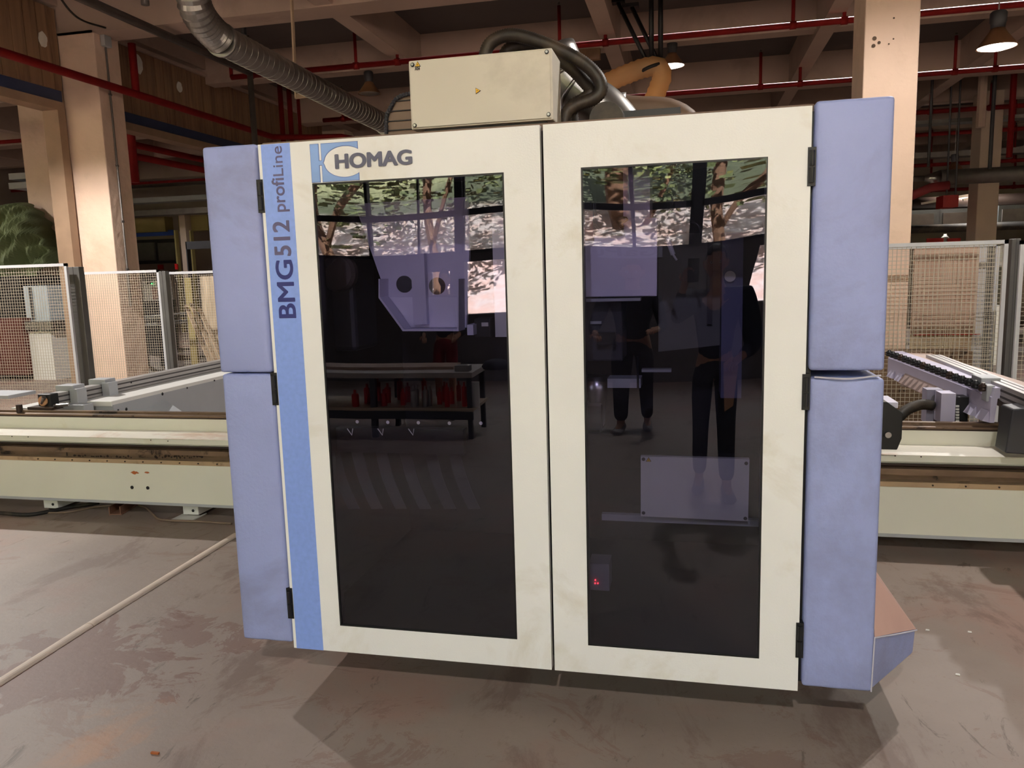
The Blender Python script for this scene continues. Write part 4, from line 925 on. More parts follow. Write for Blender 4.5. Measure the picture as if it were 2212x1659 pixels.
# ================================================================ FAR BAY, LEFT
def fbox(px0, py0, px1, py1, Y, dY, mt_, name, label, cat, par=None, z0=None, **k):
    a_, b2 = at(px0, py0, Y=Y), at(px1, py1, Y=Y)
    o_ = MB().box(a_.x, b2.x, Y, Y + dY, b2.z if z0 is None else z0, a_.z).build(name, mt_, par, **k)
    if par is None: tag(o_, label, cat)
    return o_
struct('wall_partition', MB().box(-21, -8.8, 26, 26.2, 0, 5.7), WALLM)
for k, (y0, y1, l_) in enumerate(((388, 400, 'upper long grey cable tray deep in the next bay'), (425, 436, 'lower long grey cable tray deep in the next bay'), (452, 464, 'lowest pale tray above the mustard shutter boxes'))):
    z1, z0 = at(350, y0, Y=22 - k * .6).z, at(350, y1, Y=22 - k * .6).z
    tag(MB().box(-21, -8.9, 22 - k * .6, 22.4 - k * .6, z0, z1).build('cable_tray', (GALVD, LGREY, GALVD)[k]), l_, 'cable tray')
SB = fbox(270, 472, 358, 500, 22.2, .4, OLIVE, 'shutter_box', 'mustard shutter box with a blue strip seen through the further opening', 'shutter box')
fbox(384, 467, 450, 497, 22.2, .4, OLIVE, 'shutter_box', 'mustard shutter box right of the pale far post', 'shutter box')
fbox(270, 501, 375, 508, 22.3, .1, mat('blue strip', (40, 66, 140), .5), 'blue_strip', '', '', SB)
fbox(378, 497, 384, 600, 21.8, .15, OLIVE, 'door_post', 'mustard post beneath the shutter box', 'post', z0=0)
fbox(411, 498, 417, 600, 21.8, .15, OLIVE, 'door_post', 'mustard post right of the pale far column', 'post', z0=0)
fbox(385, 460, 410, 600, 21.9, .3, PLASTERG, 'block_pier', 'pale blockwork pier between the mustard posts', 'pier', z0=0)
GF = fbox(400, 522, 470, 536, 18, .15, DKGREY, 'gantry_frame', 'dark square steel frame just left of the left blue pad', 'frame')
fbox(400, 522, 409, 600, 18, .15, DKGREY, 'frame_leg', '', '', GF, z0=0)
wa = thing('louvre_window', 'dim grey double window under the mustard shutter box', 'window', tuple(at(330, 570, Y=25.9)))
for x0, x1 in ((296, 335), (340, 378)): fbox(x0, 525, x1, 562, 25.82, .1, mat('frosted grey', (120, 120, 118), .4), 'window_leaf', '', '', wa)
fbox(292, 519, 382, 568, 25.9, .1, DKGREY, 'window_surround', '', '', wa)
fbox(340, 572, 352, 582, 25.95, .05, REDB, 'red_notice', 'small red notice on the far wall, first from the broad column', 'notice')
fbox(377, 570, 383, 582, 21.7, .05, REDB, 'red_notice', 'small red notice on the mustard post', 'notice')
cb = fbox(308, 607, 343, 650, 15, .5, WHITEM, 'control_cabinet', 'white control cabinet with a green light behind the middle mesh', 'cabinet')
for x, y, mt_ in ((316, 612, INK), (323, 612, INK)): fbox(x, y - 3, x + 5, y + 3, 14.98, .03, mt_, 'display', '', '', cb)
q = at(327, 613, Y=14.97); MB().lathe([(.012, 0), (.012, .01)], tuple(q), 10, 'Y').build('green_light', LEDG, cb)
fbox(327, 620, 341, 646, 14.98, .03, PINKV, 'pink_sheet', '', '', cb)
fbox(312, 650, 338, 680, 15.1, .3, DKGREY, 'cabinet_stand', '', '', cb, z0=0)
rt = fbox(306, 683, 346, 690, 13, 1.4, STEEL, 'roller_table', 'steel roller table behind the middle mesh', 'table')
fbox(306, 700, 346, 704, 13, 1.4, LGREY, 'lower_rail', '', '', rt); fbox(308, 690, 312, 760, 13, .1, DKGREY, 'leg', '', '', rt, z0=0); fbox(340, 690, 344, 760, 13, .1, DKGREY, 'leg', '', '', rt, z0=0)
fbox(304, 650, 346, 682, 16, .6, mat('green machine', (70, 78, 66), .5), 'green_machine', 'dark green machine beyond the roller table', 'machine', z0=0)
# left bay, near opening
mc = fbox(50, 618, 110, 700, 11.2, .8, mat('pale blue cabinet', (176, 186, 194), .5), 'blue_cabinet', 'pale blue cabinet under the tarpaulin edge', 'cabinet', z0=.75)
fbox(74, 622, 84, 632, 11.18, .03, INK, 'qr_plate', '', '', mc) if False else None
fbox(66, 620, 68, 690, 11.18, .03, DKGREY, 'door_gap', '', '', mc)
fbox(52, 695, 112, 712, 11.0, .9, STEEL, 'steel_bench', 'steel bench ledge under the pale blue cabinet', 'bench')
fbox(62, 716, 112, 745, 11.1, .8, WHITEM, 'white_drawer_unit', 'white drawer unit under the steel bench ledge', 'drawer unit', z0=0)
fbox(-60, 600, 52, 690, 11.6, 1, BLACK, 'dark_machine', 'dark machine body under the green tarpaulin', 'machine', z0=0)
fbox(-60, 690, 55, 770, 11.0, .4, mat('oxblood frame', (84, 34, 26), .6), 'red_machine_frame', 'dark red machine frame low behind the nearest mesh panel', 'frame', z0=.1)
# tarpaulin
n1, n2 = 80, 40; V = []
ta, tb = at(-160, 470, Y=12.2), at(84, 600, Y=12.2)
for i in range(n1 + 1):
    for j in range(n2 + 1):
        u, v = i / n1, j / n2
        x = ta.x + u * (tb.x - ta.x) + .25 * v * (u - .3)
        top = at(0, 428, Y=12.2).z * (1 if u < .62 else 1 - .32 * ((u - .62) / .38) ** 1.3) - .1 * max(0, .62 - u)
        z = top - v * v * (top - (1.35 + .25 * math.sin(u * 9)))
        y = 12.2 + .9 * (1 - v) ** 2 + .2 * math.sin(u * 19 + v * 6) * (.2 + v) + .12 * math.sin(u * 43 - v * 9) * v + .06 * math.sin(u * 80 + v * 20)
        V.append((x, y, z))
o = MB().add(V, [(i * (n2 + 1) + j, (i + 1) * (n2 + 1) + j, (i + 1) * (n2 + 1) + j + 1, i * (n2 + 1) + j + 1) for i in range(n1) for j in range(n2)]).build('tarpaulin', TARP, smooth=False)
s4 = o.modifiers.new('s', 'SOLIDIFY'); s4.thickness = .02; tag(o, 'olive green tarpaulin draped over a tall machine at the left edge', 'tarpaulin')
fbox(18, 375, 70, 385, 14.5, .6, LGREY, 'cable_tray', 'upper stub of tray above the tarpaulin', 'cable tray'); fbox(18, 395, 72, 405, 14.6, .6, LGREY, 'cable_tray', 'lower stub of tray above the tarpaulin', 'cable tray')
tag(MB().box(-20.8, -13.2, 14.9, 15.0, 0, 3.1).build('partition_screen', mat('dim panelling', (120, 104, 92), .8)), 'dim panelled screen behind the green tarpaulin', 'screen')

# ================================================================ FAR BAY, RIGHT
Y = 19
a, b_ = at(2027, 388, Y=Y), at(2026, 372, Y=Y); r_ = (at(2026, 368, Y=Y).z - at(2026, 401, Y=Y).z) / 2; zc = at(2026, 384, Y=Y).z; xc_ = at(2030, 384, Y=Y).x
cd = thing('cone_duct', 'long dark round duct ending in a pointed cone beyond the right column', 'duct', (xc_, Y, zc))
MB().tube([(xc_, Y, zc), (14.5, Y, zc)], r_, 20).build('duct_body', GALVD, cd, True)
MB().tube([(at(1996, 384, Y=Y).x, Y, zc), (xc_, Y, zc)], [.06, r_], 20).build('cone', STEEL, cd, True)
MB().tube([(at(1960, 384, Y=Y).x, Y, zc), (at(1996, 384, Y=Y).x, Y, zc)], .06, 10).build('thin_pipe', GALVD, cd, True)
for k, (x0, y0, x1, y1) in enumerate(((1960, 455, 2029, 492), (2030, 452, 2108, 489), (2158, 444, 2240, 482))):
    u_ = fbox(x0, y0, x1, y1, 21, 1.0, mat('steel air unit', (98, 102, 104), .35, metal=.5), 'air_unit', ['first grey air unit next to the right column', 'second grey air unit beside the far pale column', 'third grey air unit right of the far pale column'][k], 'air unit')
    u_['group'] = 'grey air units'
    fbox(x0 + 8, y0 + 8, x1 - 12, y1 - 6, 20.96, .05, GALVD, 'access_panel', '', '', u_)
tag(MB().tube([(at(1960, 440, Y=21.4).x, 21.4, at(1960, 442, Y=21.4).z), (14.5, 21.4, at(1960, 442, Y=21.4).z)], .16, 16).build('insulated_pipe', RAILDK, smooth=True), 'fat dusty pipe lying over the grey air units', 'pipe')
tag(MB().tube([(at(1960, 494, Y=20.8).x, 20.8, at(1960, 496, Y=20.8).z), (14.5, 20.8, at(1960, 496, Y=20.8).z)], .1, 12).build('black_pipe', RUBBER, smooth=True), 'black pipe running beneath the grey air units', 'pipe')
rb = fbox(2038, 422, 2070, 447, 18.5, .5, mat('red sign box', (156, 24, 26), .5), 'red_sign_box', 'red box sign hanging under the cone duct', 'sign')
MB().tube([tuple(at(2045, 422, Y=18.75)), (at(2045, 385, Y=18.75).x, 18.75, 5.7)], .02, 6).tube([tuple(at(2064, 422, Y=18.75)), (at(2064, 385, Y=18.75).x, 18.75, 5.7)], .02, 6).build('hanger_rod', DKGREY, rb)
for k, (x0, x1) in enumerate(((2002, 2038), (2047, 2075))):
    fbox(x0, 515, x1, 525, 22.55, .05, REDB, 'red_banner', ['red banner just above the fence, next to the column', 'red banner just above the fence, right of the white bottle'][k], 'banner')
q = at(2041, 522, Y=22.8); tag(MB().lathe([(.1, -.1), (.1, .1), (.04, .16), (.04, .2)], tuple(q), 12).build('white_bottle', PAPER), 'white bottle shape between the red banners', 'bottle')
tag(MB().box(q.x - 3, q.x + 5, 22.6, 23.1, 0, q.z - .1).build('far_counter', WALLM), 'pale counter wall far behind the right fence', 'counter')
for k, (x0, y0, x1, y1) in enumerate(((1990, 440, 2100, 420), (2080, 432, 2112, 424))):
    tag(MB().bar(at(x0, y0, Y=20.2), at(x1, y1, Y=20.2), .05, .05).build('white_batten', PAPER), ['longer', 'shorter'][k] + ' slanting white batten under the cone duct', 'batten')
tag(MB().tube([tuple(at(1965, 425, Y=18)), tuple(at(2010, 405, Y=18)), tuple(at(2050, 400, Y=18))], .09, 10).build('red_hose', mat('red sleeve', (130, 44, 48), .7), smooth=True), 'dull red fabric hose slanting under the cone duct', 'hose')
for k, x in enumerate((2120, 2011, 2145, 2186)):
    q = at(x, 240, Y=18.3); tag(MB().tube([(q.x, 18.3, 5.7), (q.x, 18.3, at(x, (275, 360, 365, 340)[k], Y=18.3).z)], (.09, .03, .04, .06)[k], 8).build('hanger_pipe', (BEAMM, DKGREY, DKGREY, RED)[k]),
        ['thick pale drop pipe beyond the right column', 'thin dark hanger nearest the right column', 'thin dark hanger near the far column', 'red drop pipe at the right edge'][k], 'hanger')
for k, (y0, y1, Y) in enumerate(((254, 262, 20), (324, 336, 22.5), (348, 352, 25))):
    z0, z1 = at(2090, y1, Y=Y).z, at(2090, y0, Y=Y).z
    tag(MB().box(at(1940, 300, Y=Y).x, 15, Y, Y + .4, z0, z1).build('cable_tray', (GALVD, GALVD, PAPER)[k]), ['highest', 'middle', 'lowest thin white'][k] + ' cable tray beyond the right column', 'cable tray')
# far machines behind the right fence
fbox(2150, 530, 2176, 560, 16, .6, WHITEM, 'white_machine', 'white machine glimpsed through the right mesh', 'machine', z0=0)
fbox(2150, 575, 2180, 650, 15, .6, mat('olive machine', (84, 80, 66), .6), 'olive_machine', 'dark olive machine under the white one', 'machine', z0=0)
fbox(2140, 662, 2178, 668, 13, .5, PAPER, 'work_table', 'white edged work table behind the right mesh', 'table', z0=0) 

# ================================================================ AMBER DUCT
YA = 11.8
am = thing('flexible_duct', 'amber ribbed flexible duct bent over a hanging black clamp', 'duct', tuple(at(1408, 152, Y=YA)))
MB().corr([tuple(at(x, y, Y=YA)) for x, y in ((1235, 240), (1275, 205), (1315, 178), (1360, 158), (1395, 146), (1422, 145), (1430, 165), (1422, 190), (1408, 225), (1395, 260))], .135, .09, .045, 24, 10).build('ribbed_hose', TANHOSE, am, True)
k0 = at(1408, 152, Y=YA)
MB().tube([at(1400, 158, Y=YA - .0), at(1428, 152, Y=YA)], .17, 20).build('clamp', BLACK, am, True) if False else MB().tube([k0 + Vector((.17 * math.cos(a), .15 * math.sin(a), .05 * math.cos(a) + .02)) for a in [i * PI / 10 for i in range(21)]], .025, 8).build('clamp', BLACK, am, True)
rods = thing('duct_support', 'black steel rods with T plates holding the amber duct', 'support', tuple(at(1408, 60, Y=YA)))
for (x0, y0, x1, y1) in ((1335, 6, 1403, 145), (1365, 16, 1420, 130)):
    MB().tube([tuple(at(x0, y0, Y=YA + .2)), tuple(at(x1, y1, Y=YA))], .03, 8).build('brace_rod', BLACK, rods, True)
    p_ = at(x0, y0, Y=YA + .2); MB().box(p_.x - .14, p_.x + .1, YA + .15, YA + .3, p_.z, p_.z + .05).build('fixing_plate', BLACK, rods)
for x in (1407, 1427): q = at(x, 90, Y=YA); MB().tube([(q.x, YA, 5.7), (q.x, YA, at(x, 140 if x < 1410 else 125, Y=YA).z)], .035, 8).build('hanger_rod', BLACK, rods, True)
tag(MB().box(at(1240, 105, Y=13.4).x, at(1296, 105, Y=13.4).x, 13.4, 13.5, at(1290, 127, Y=13.4).z, at(1290, 103, Y=13.4).z).build('vent_cover', BROWNP), 'dark square vent cover under the long red pipe', 'vent')

# ================================================================ FLOOR ITEMS
p0, p1, p2 = at(-80, 1526, Z=0), at(193, 1352, Z=0), at(510, 1156, Z=0)
cv = thing('cable_cover', 'long pale half round cable cover strip on the floor', 'cable cover', tuple(p1))
for a_, b2 in ((p0, p1 - (p1 - p0).normalized() * .006), (p1, p2)):
    d_ = (b2 - a_).normalized(); s_ = Vector((d_.y, -d_.x, 0)); V = []
    n = 8
    for q in (a_, b2):
        for i in range(n + 1): an = PI * i / n; V.append(q + s_ * .026 * math.cos(an) + Vector((0, 0, .001 + .014 * math.sin(an))))
    MB().add(V, [(i, i + 1, i + n + 2, i + n + 1) for i in range(n)] + [tuple(range(n + 1)), tuple(range(n + 1, 2 * n + 2))]).build('cover_segment', mat('dusty pvc', (214, 196, 180), .6), cv, smooth=False)
for k, (x, y) in enumerate(((2068, 1457), (2003, 1361), (2094, 1365))):
    q = at(x, y, Z=.002); tag(MB().prism([(q.x - .008, q.y - .004), (q.x + .008, q.y - .006), (q.x + .009, q.y + .004), (q.x - .004, q.y + .006)], .001, .004, 'Z').build('paint_flake', PAPER), ['largest white flake on the floor, lower right', 'small white flake nearest the blue foot cushion', 'small white flake at the far right of the floor'][k], 'flake')
q = at(335, 1627, Z=.003); tag(MB().cbox((q.x, q.y, .004), .03, .008, .006).build('wood_chip', RUST), 'small brown chip on the floor at the bottom left', 'chip')

# ================================================================ BEHIND THE CAMERA: BENCH AND VISITORS (seen mirrored in the panes)
MY = 2 * (FY + .006)
def mr(px, py, Yv=None, Z=None):
    p = at(px, py, Y=Yv) if Yv is not None else at(px, py, Z=Z); return Vector((p.x, MY - p.y, p.z))
wb = thing('work_bench', 'dark steel work bench with a timber lower shelf mirrored in the wider pane', 'bench', (-3, -2.1, 0))
bx0, bx1, by0_, by1_ = -4.3, -1.93, -2.6, -1.9; bz = .66
MB().box(bx0, bx1, by0_, by1_, bz - .05, bz).build('bench_top', mat('worn bench top', (180, 168, 160), .6), wb)
MB().box(bx0 - .02, bx1 - .3, by0_ + .1, by1_ - .25, bz + .001, bz + .03).build('timber_sheet', WOOD, wb)
for x in (bx0 + .05, (bx0 + bx1) / 2, bx1 - .05):
    for y in (by0_ + .05, by1_ - .05): MB().box(x - .025, x + .025, y - .025, y + .025, 0, bz - .05).build('leg', DKGREY, wb)
MB().box(bx0, bx1, by0_, by1_, .28, .31).build('lower_shelf', WOODP, wb)
MB().box(bx0, bx1, by1_ - .02, by1_ + .02, .2, .28).build('shelf_rail', DKGREY, wb)
CYL = [(363, 430, 560), (470, 430, 565), (560, 350, 470), (618, 330, 570), (655, 400, 500), (780, 430, 530), (815, 460, 570), (865, 390, 490), (1060, 350, 440), (1250, 440, 550), (1315, 460, 570), (1345, 300, 400), (1405, 410, 560), (1495, 450, 570), (1560, 400, 500)]
ORD = ['first', 'second', 'third', 'fourth', 'fifth', 'sixth', 'seventh', 'eighth', 'ninth', 'tenth', 'eleventh', 'twelfth', 'thirteenth', 'fourteenth', 'fifteenth']
def cyl(x, y, h, mt, label, g, nm):
    o_ = MB().lathe([(.03, 0), (.032, .004), (.032, h - .012), (.026, h), (.012, h + .002), (.012, h + .04), (.007, h + .042)], (x, y, .31), 14).build(nm, mt, smooth=False)
    return tag(o_, label, 'tool holder', g)
for k, (X_, y0, y1) in enumerate(CYL):
    px, py = 680 + X_ / 4.61, 740 + y1 / 4.61
    q = mr(px, min(py, 864), Z=.31); y = max(by0_ + .05, min(by1_ - .06, q.y)); y = -1.98 - (k * 37 % 11) * .045
    x = at(px, 850, Y=MY - y).x
    cyl(x, y, .13 + .07 * ((k * 7) % 3) / 2, REDB, ORD[k] + ' red tool holder from the bench end nearest the blue stripe', 'red tool holders on the bench shelf', 'red_tool_holder')
for k, X_ in enumerate((930, 965, 1070, 1125)):
    y = -1.97 - .06 * (k % 2); x = at(680 + X_ / 4.61, 850, Y=MY - y).x
    cyl(x, y, .17, STEEL, ORD[k] + ' silver tool holder from the bench end nearest the blue stripe', 'silver tool holders on the bench shelf', 'silver_tool_holder')
x = at(1047, 845, Y=7.2).x
tag(MB().box(x - .04, x + .04, -2.0, -1.97, .31, .56).build('white_panel_offcut', WHITEM), 'white upright panel offcut on the bench shelf', 'panel')
q = at(1015, 786, Y=7.15); tag(MB().box(q.x - .12, q.x + .06, -2.1, -1.98, bz + .001, bz + .06).build('small_box', STEEL, bevel=.004), 'small metal box on the bench top', 'box')
q = at(1075, 775, Y=7.3); tag(MB().lathe([(.12, 0), (.14, .03), (.1, .08), (.02, .1)], (q.x + .05, -2.2, bz), 14).build('cloth_heap', CLDARK, smooth=True), 'dark heap of cloth on the bench end', 'cloth')

def skin(name, chains, mt, parent, sub=2, root=0):
    """chains: {joint: (pos, radius)} and edges"""
    J, E = chains; keys = list(J); me = bpy.data.meshes.new(name)
    me.from_pydata([tuple(J[k][0]) for k in keys], [(keys.index(a), keys.index(b_)) for a, b_ in E], []); me.update()
    o_ = bpy.data.objects.new(name, me); COL.objects.link(o_)
    sk = o_.modifiers.new('skin', 'SKIN'); sk.use_smooth_shade = True
    sv = me.skin_vertices[0].data
    for i, k in enumerate(keys):
        r = J[k][1]; sv[i].radius = r if isinstance(r, tuple) else (r, r); sv[i].use_root = (i == root)
    sb = o_.modifiers.new('sub', 'SUBSURF'); sb.levels = sub; sb.render_levels = sub
    dg = bpy.context.evaluated_depsgraph_get(); m2 = bpy.data.meshes.new_from_object(o_.evaluated_get(dg))
    m2.name = name; m2.materials.clear(); m2.materials.append(mt); bpy.data.objects.remove(o_)
    for p_ in m2.polygons: p_.use_smooth = True
    o_ = bpy.data.objects.new(name, m2); COL.objects.link(o_)
    if parent: setp(o_, parent)
    return o_
def head_mb(c, s=1.0):
    """egg shaped head with brow, nose, lips, chin and ears, facing +Y; c is the head centre (eye height)"""
    bm = bmesh.new(); bmesh.ops.create_uvsphere(bm, u_segments=40, v_segments=28, radius=1)
    for v in bm.verts:
        x, y, z = v.co
        w_ = .076 * (1 - .22 * max(0, -z) ** 1.4); d_ = .096
        X, Y_, Zz = x * w_, y * d_, z * .118
        if z < 0 and y > 0: Y_ -= .012 * (-z) * y
        g = lambda a, b_, sa, sb: math.exp(-((x - a) / sa) ** 2 - ((z - b_) / sb) ** 2) if y > 0 else 0
        Y_ += .026 * g(0, -.2, .12, .17) + .008 * g(0, -.45, .3, .07) + .008 * g(0, -.58, .28, .06) + .012 * g(0, -.85, .3, .16)
        Y_ -= .011 * (g(.38, .02, .2, .12) + g(-.38, .02, .2, .12)); Y_ += .006 * (g(.38, .2, .3, .08) + g(-.38, .2, .3, .08))
        if abs(x) > .9 and abs(z + .1) < .25: X *= 1.13
        v.co = Vector((X * s, Y_ * s, Zz * s)) + c
    V = [v.co.copy() for v in bm.verts]; Fc = [[q.index for q in f.verts] for f in bm.faces]; bm.free(); return V, Fc
def person(label, x, y, h, feet, hands, top, legs_mt, shorts=False, hairlen=.0, head_off=(0, 0)):
    """stands facing +Y; feet: two (x, y); hands: two wrist positions"""
    t_ = thing('person', label, 'person', (x, y, 0)); H = h
    hx, hy = x + head_off[0], y + head_off[1]
    hip = H * .52; sh = H * .815; V3 = Vector
    J = {'pelvis': (V3((x, y, hip)), (.13, .1)), 'waist': (V3((x, y, H * .61)), (.115, .08)), 'chest': (V3((x, y, H * .74)), (.125, .08)),
         'neckb': (V3((x, y, sh + .01)), (.06, .055)), 'neck': (V3(((x + hx) / 2, (y + hy) / 2 + .01, H * .87)), (.05, .05)), 'skull': (V3((hx, hy, H * .92)), (.06, .07))}
    Ed = [('pelvis', 'waist'), ('waist', 'chest'), ('chest', 'neckb'), ('neckb', 'neck'), ('neck', 'skull')]
    jk = {k: (v[0], tuple(q + .014 for q in v[1])) for k, v in J.items() if k in ('pelvis', 'waist', 'chest')}; je = [('pelvis', 'waist'), ('waist', 'chest')]
    jk['pelvis'] = (V3((x, y, hip + .01)), (.155, .125)); jk['chest'] = (J['chest'][0], (.16, .12)); jk['collar'] = (V3((x, y, sh + .03)), (.08, .075)); je.append(('chest', 'collar'))
    tk = {'pelvis': (V3((x, y, hip + .02)), (.145, .115)), 'belt': (V3((x, y, hip + .12)), (.145, .115))}; te = [('pelvis', 'belt')]
    hand_parts = []
    for i, s in enumerate((-1, 1)):
        f = feet[i]; wr = V3(hands[i]); S = V3((x + s * .185, y, sh - .03)); mid = (S + wr) / 2
        reach = (wr - S).length; L = .58 * H / 1.75; drop = math.sqrt(max(0, (L / 2) ** 2 - (reach / 2) ** 2)) if reach < L else 0
        el = mid + V3((s * drop * .45, -.1 * drop, -drop * .85))
        J['sh%d' % i] = (S, .062); J['el%d' % i] = (el, .043); J['wr%d' % i] = (wr, (.028, .024))
        Ed += [('chest', 'sh%d' % i), ('sh%d' % i, 'el%d' % i), ('el%d' % i, 'wr%d' % i)]
        jk['sh%d' % i] = (S, .075); jk['el%d' % i] = (el, .055); jk['wr%d' % i] = (el.lerp(wr, .85), .04)
        je += [('chest', 'sh%d' % i), ('sh%d' % i, 'el%d' % i), ('el%d' % i, 'wr%d' % i)]
        d_ = (wr - el).normalized(); side = d_.cross(V3((0, 0, 1))).normalized() if abs(d_.z) < .9 else V3((0, 1, 0)); nrm = d_.cross(side)
        J['palm%d' % i] = (wr + d_ * .05, (.036, .017)); J['kn%d' % i] = (wr + d_ * .085, (.036, .014))
        Ed += [('wr%d' % i, 'palm%d' % i), ('palm%d' % i, 'kn%d' % i)]
        hand_parts.append((wr, d_, side, nrm, s))
        hp_ = V3((x + s * .09, y, hip - .03)); kn = V3(((x + s * .09) * .45 + f[0] * .55, (y + f[1]) / 2 + .04, H * .285)); an = V3((f[0], f[1], .085))
        J['hip%d' % i] = (hp_, .092); J['knee%d' % i] = (kn, .058); J['calf%d' % i] = (kn.lerp(an, .35) - V3((0, .015, 0)), .055); J['ank%d' % i] = (an, .036); J['toe%d' % i] = (an + V3((s * .02, .13, -.05)), (.038, .026))
        Ed += [('pelvis', 'hip%d' % i), ('hip%d' % i, 'knee%d' % i), ('knee%d' % i, 'calf%d' % i), ('calf%d' % i, 'ank%d' % i), ('ank%d' % i, 'toe%d' % i)]
        tk['h%d' % i] = (hp_, .106); tk['k%d' % i] = (kn, .075); te += [('pelvis', 'h%d' % i), ('h%d' % i, 'k%d' % i)]
        if not shorts: tk['a%d' % i] = (an + V3((0, 0, .02)), .062); te.append(('k%d' % i, 'a%d' % i))
    body = skin('body', (J, Ed), SKIN, t_)
    Vh, Fh = head_mb(V3((hx, hy, H * .935)), H / 1.75)
    fm = MB()
    for (wr, d_, side, nrm, s) in hand_parts:                       # five bent fingers of unequal length
        for q, ln in zip((-.026, -.009, .009, .026), (.062, .074, .069, .052)):
            b0 = wr + d_ * .08 + side * q; fm.tube([b0, b0 + d_ * ln * .45, b0 + d_ * ln * .75 + nrm * .012, b0 + d_ * ln * .9 + nrm * .03], [.0088, .0085, .0078, .006], 8)
        b0 = wr + d_ * .03 - side * .03; fm.tube([b0, b0 + d_ * .03 - side * .022, b0 + d_ * .058 - side * .026 + nrm * .01], [.011, .0095, .007], 8)
    # head and fingers join the one body mesh
    bm = bmesh.new(); bm.from_mesh(body.data)
    for V_, F_ in ((Vh, Fh), (fm.v, fm.f)):
        vs = [bm.verts.new(Vector(v)) for v in V_]
        for f_ in F_:
            try: bm.faces.new([vs[k_] for k_ in f_]).smooth = True
            except ValueError: pass
    bm.to_mesh(body.data); bm.free()
    skin('jacket', (jk, je), top, t_); skin('trousers', (tk, te), legs_mt, t_)
    s_ = H / 1.75; hc = V3((hx, hy, H * .935))
    em = MB()
    for s in (-1, 1):
        em.lathe([(.001, -.004), (.011, 0), (.001, .005)], hc + V3((s * .03, .082, .004)) * s_, 12, 'Y')
    em.build('eye', PAPER, body, True)
    MB().lathe([(.001, -.002), (.005, 0), (.001, .003)], hc + V3((-.03, .086, .004)) * s_, 10, 'Y').lathe([(.001, -.002), (.005, 0), (.001, .003)], hc + V3((.03, .086, .004)) * s_, 10, 'Y').build('pupil', HAIR, body)
    MB().tube([hc + V3((-.022, .088, -.062)) * s_, hc + V3((0, .094, -.06)) * s_, hc + V3((.022, .088, -.062)) * s_], .004, 6).build('mouth', CLRED, body)
    for s in (-1, 1): MB().tube([hc + V3((s * .077, -.005, .02)) * s_, hc + V3((s * .09, -.015, .01)) * s_, hc + V3((s * .086, -.008, -.02)) * s_, hc + V3((s * .076, 0, -.03)) * s_], .008, 6).build('ear', SKIN, body, True)
    bm = bmesh.new(); bmesh.ops.create_uvsphere(bm, u_segments=28, v_segments=18, radius=1)
    for v in bm.verts:
        q = v.co; v.co = V3((q.x * .084, q.y * .102 - .012, q.z * .12 + .014)) * s_ * (1 + .03 * math.sin(q.x * 23) * math.sin(q.z * 19 + q.y * 13)) + hc
    bmesh.ops.delete(bm, geom=[v for v in bm.verts if (v.co.y - hc.y > .035 * s_ and v.co.z - hc.z < .055 * s_) or v.co.z - hc.z < (-.07 - hairlen) * s_ or (v.co.z - hc.z < -.01 * s_ and v.co.y - hc.y > 0)], context='VERTS')
    hm = bpy.data.meshes.new('hair'); bm.to_mesh(hm); bm.free(); hm.materials.append(HAIR)
    for p_ in hm.polygons: p_.use_smooth = True
    ho = bpy.data.objects.new('hair', hm); COL.objects.link(ho); setp(ho, t_); s5 = ho.modifiers.new('s', 'SOLIDIFY'); s5.thickness = .008
    for i in (0, 1):
        f = feet[i]; s = (-1, 1)[i]
        sh_ = MB(); prof_ = [(-.09, .036, .07), (-.05, .042, .1), (.02, .045, .085), (.1, .05, .06), (.16, .047, .045), (.185, .03, .03)]
        V_ = []
        for (yy_, w2, hh) in prof_:
            for k_ in range(10):
                a_ = 2 * PI * k_ / 10; V_.append((f[0] + s * .02 * max(0, yy_) * 5 + w2 * math.cos(a_), f[1] + yy_, .004 + hh / 2 + hh / 2 * math.sin(a_)))
        sh_.add(V_, [(i_ * 10 + k_, i_ * 10 + (k_ + 1) % 10, (i_ + 1) * 10 + (k_ + 1) % 10, (i_ + 1) * 10 + k_) for i_ in range(5) for k_ in range(10)] + [tuple(range(10)), tuple(range(50, 60))])
        sh_.build('shoe', SHOEM, t_, True)
    return t_
person('person in slate blue photographing the enclosure, mirrored in the narrower pane', .19, -.42, 1.74, [(.09, -.42), (.3, -.22)], [(-.06, -.11, 1.5), (.36, -.2, .98)], CLBLUE, CLDARK, head_off=(-.03, .0))
ph = thing('mobile_phone', 'dark mobile phone held up by the person in slate blue', 'phone', (0, -.03, 1.6))
MB().cbox((0, -.035, 1.585), .078, .008, .155).build('phone_body', BLACK, ph, bevel=.004); MB().cbox((0, -.0395, 1.585), .07, .001, .145).build('screen', DKGREY, ph)
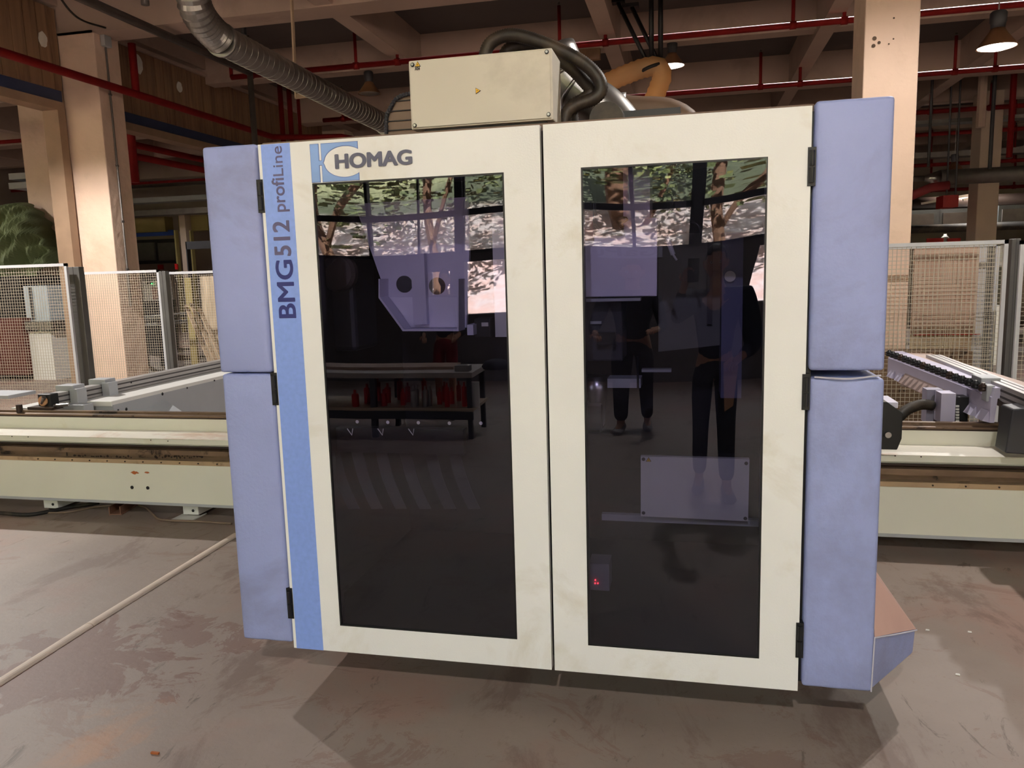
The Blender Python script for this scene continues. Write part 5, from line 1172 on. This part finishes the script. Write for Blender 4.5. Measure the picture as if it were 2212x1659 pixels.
tag(MB().prism([(.27, .62), (.33, .66), (.35, .93), (.31, 1.0), (.25, .95)], -.17, -.15).build('tan_folder', CARTON), 'tan cardboard folder held low by the person in slate blue', 'folder')
q = mr(962, 600, Yv=8.25)
person('dark haired person in a dark top and red shorts standing behind the bench', q.x, q.y, 1.66, [(q.x - .12, q.y), (q.x + .12, q.y + .04)], [(q.x - .25, q.y + .2, .95), (q.x + .25, q.y + .2, .95)], CLDARK, CLRED, shorts=True)
q0 = mr(1328, 932, Z=0); q1 = mr(1380, 925, Z=0)
person('person in charcoal clothes standing between the bench and the photographer', (q0.x + q1.x) / 2, q0.y - .02, 1.7, [(q0.x, q0.y), (q1.x, q1.y)], [(q0.x - .15, q0.y + .25, 1.0), (q1.x + .1, q0.y + .3, 1.05)], CLDARK, CLDARK)

q0, q1 = mr(1300, 553, Yv=11.05), mr(1402, 525, Yv=11.05)
sg = tag(MB().box(q0.x, q1.x, -5.95, -5.93, q0.z, q1.z).build('wall_sign', mat('pale sign', (170, 168, 190), .6), bevel=.004), 'pale name sign on the wall below the windows behind the photographer', 'sign')
tx_ = text('lettering', 'GaPu', GREYINK, sg, 0, 0, 1, .2, 0, .03)
tx_.rotation_euler.z = PI; tx_.scale = (.62, 1, .62); tx_.location = (q1.x - .08, -5.926, q0.z + .03)

w0, w1, w2, w3 = (at(120, -20, Y=8.6), at(150, 22, Y=9.0), at(180, 45, Y=9.5), at(228, 60, Y=10.0))
tag(MB().tube(resample(crom([w0, w1, w2, w3], 6), .05), .014, 6).build('sagging_cable', RUBBER, smooth=True), 'dark cable sagging down to the junction box on the broad column', 'cable')
for k, (x, y, r) in enumerate(((1889, 83, .02), (1899, 92, .015), (1887, 99, .018), (1931, 39, .009), (1930, 84, .008), (1920, 95, .008))):
    q = at(x, y, Y=8.295)
    tag(MB().lathe([(r, 0), (r * .7, .004)], tuple(q), 9, 'Y').build('plaster_pit', mat('dark pit', (90, 74, 62), .9)), ['largest dark pit in the right column plaster', 'pit just right of the largest one', 'lowest of the three close pits', 'drill hole highest on the right column', 'drill hole level with the largest pit', 'small drill hole by the lowest pit'][k], 'pit')
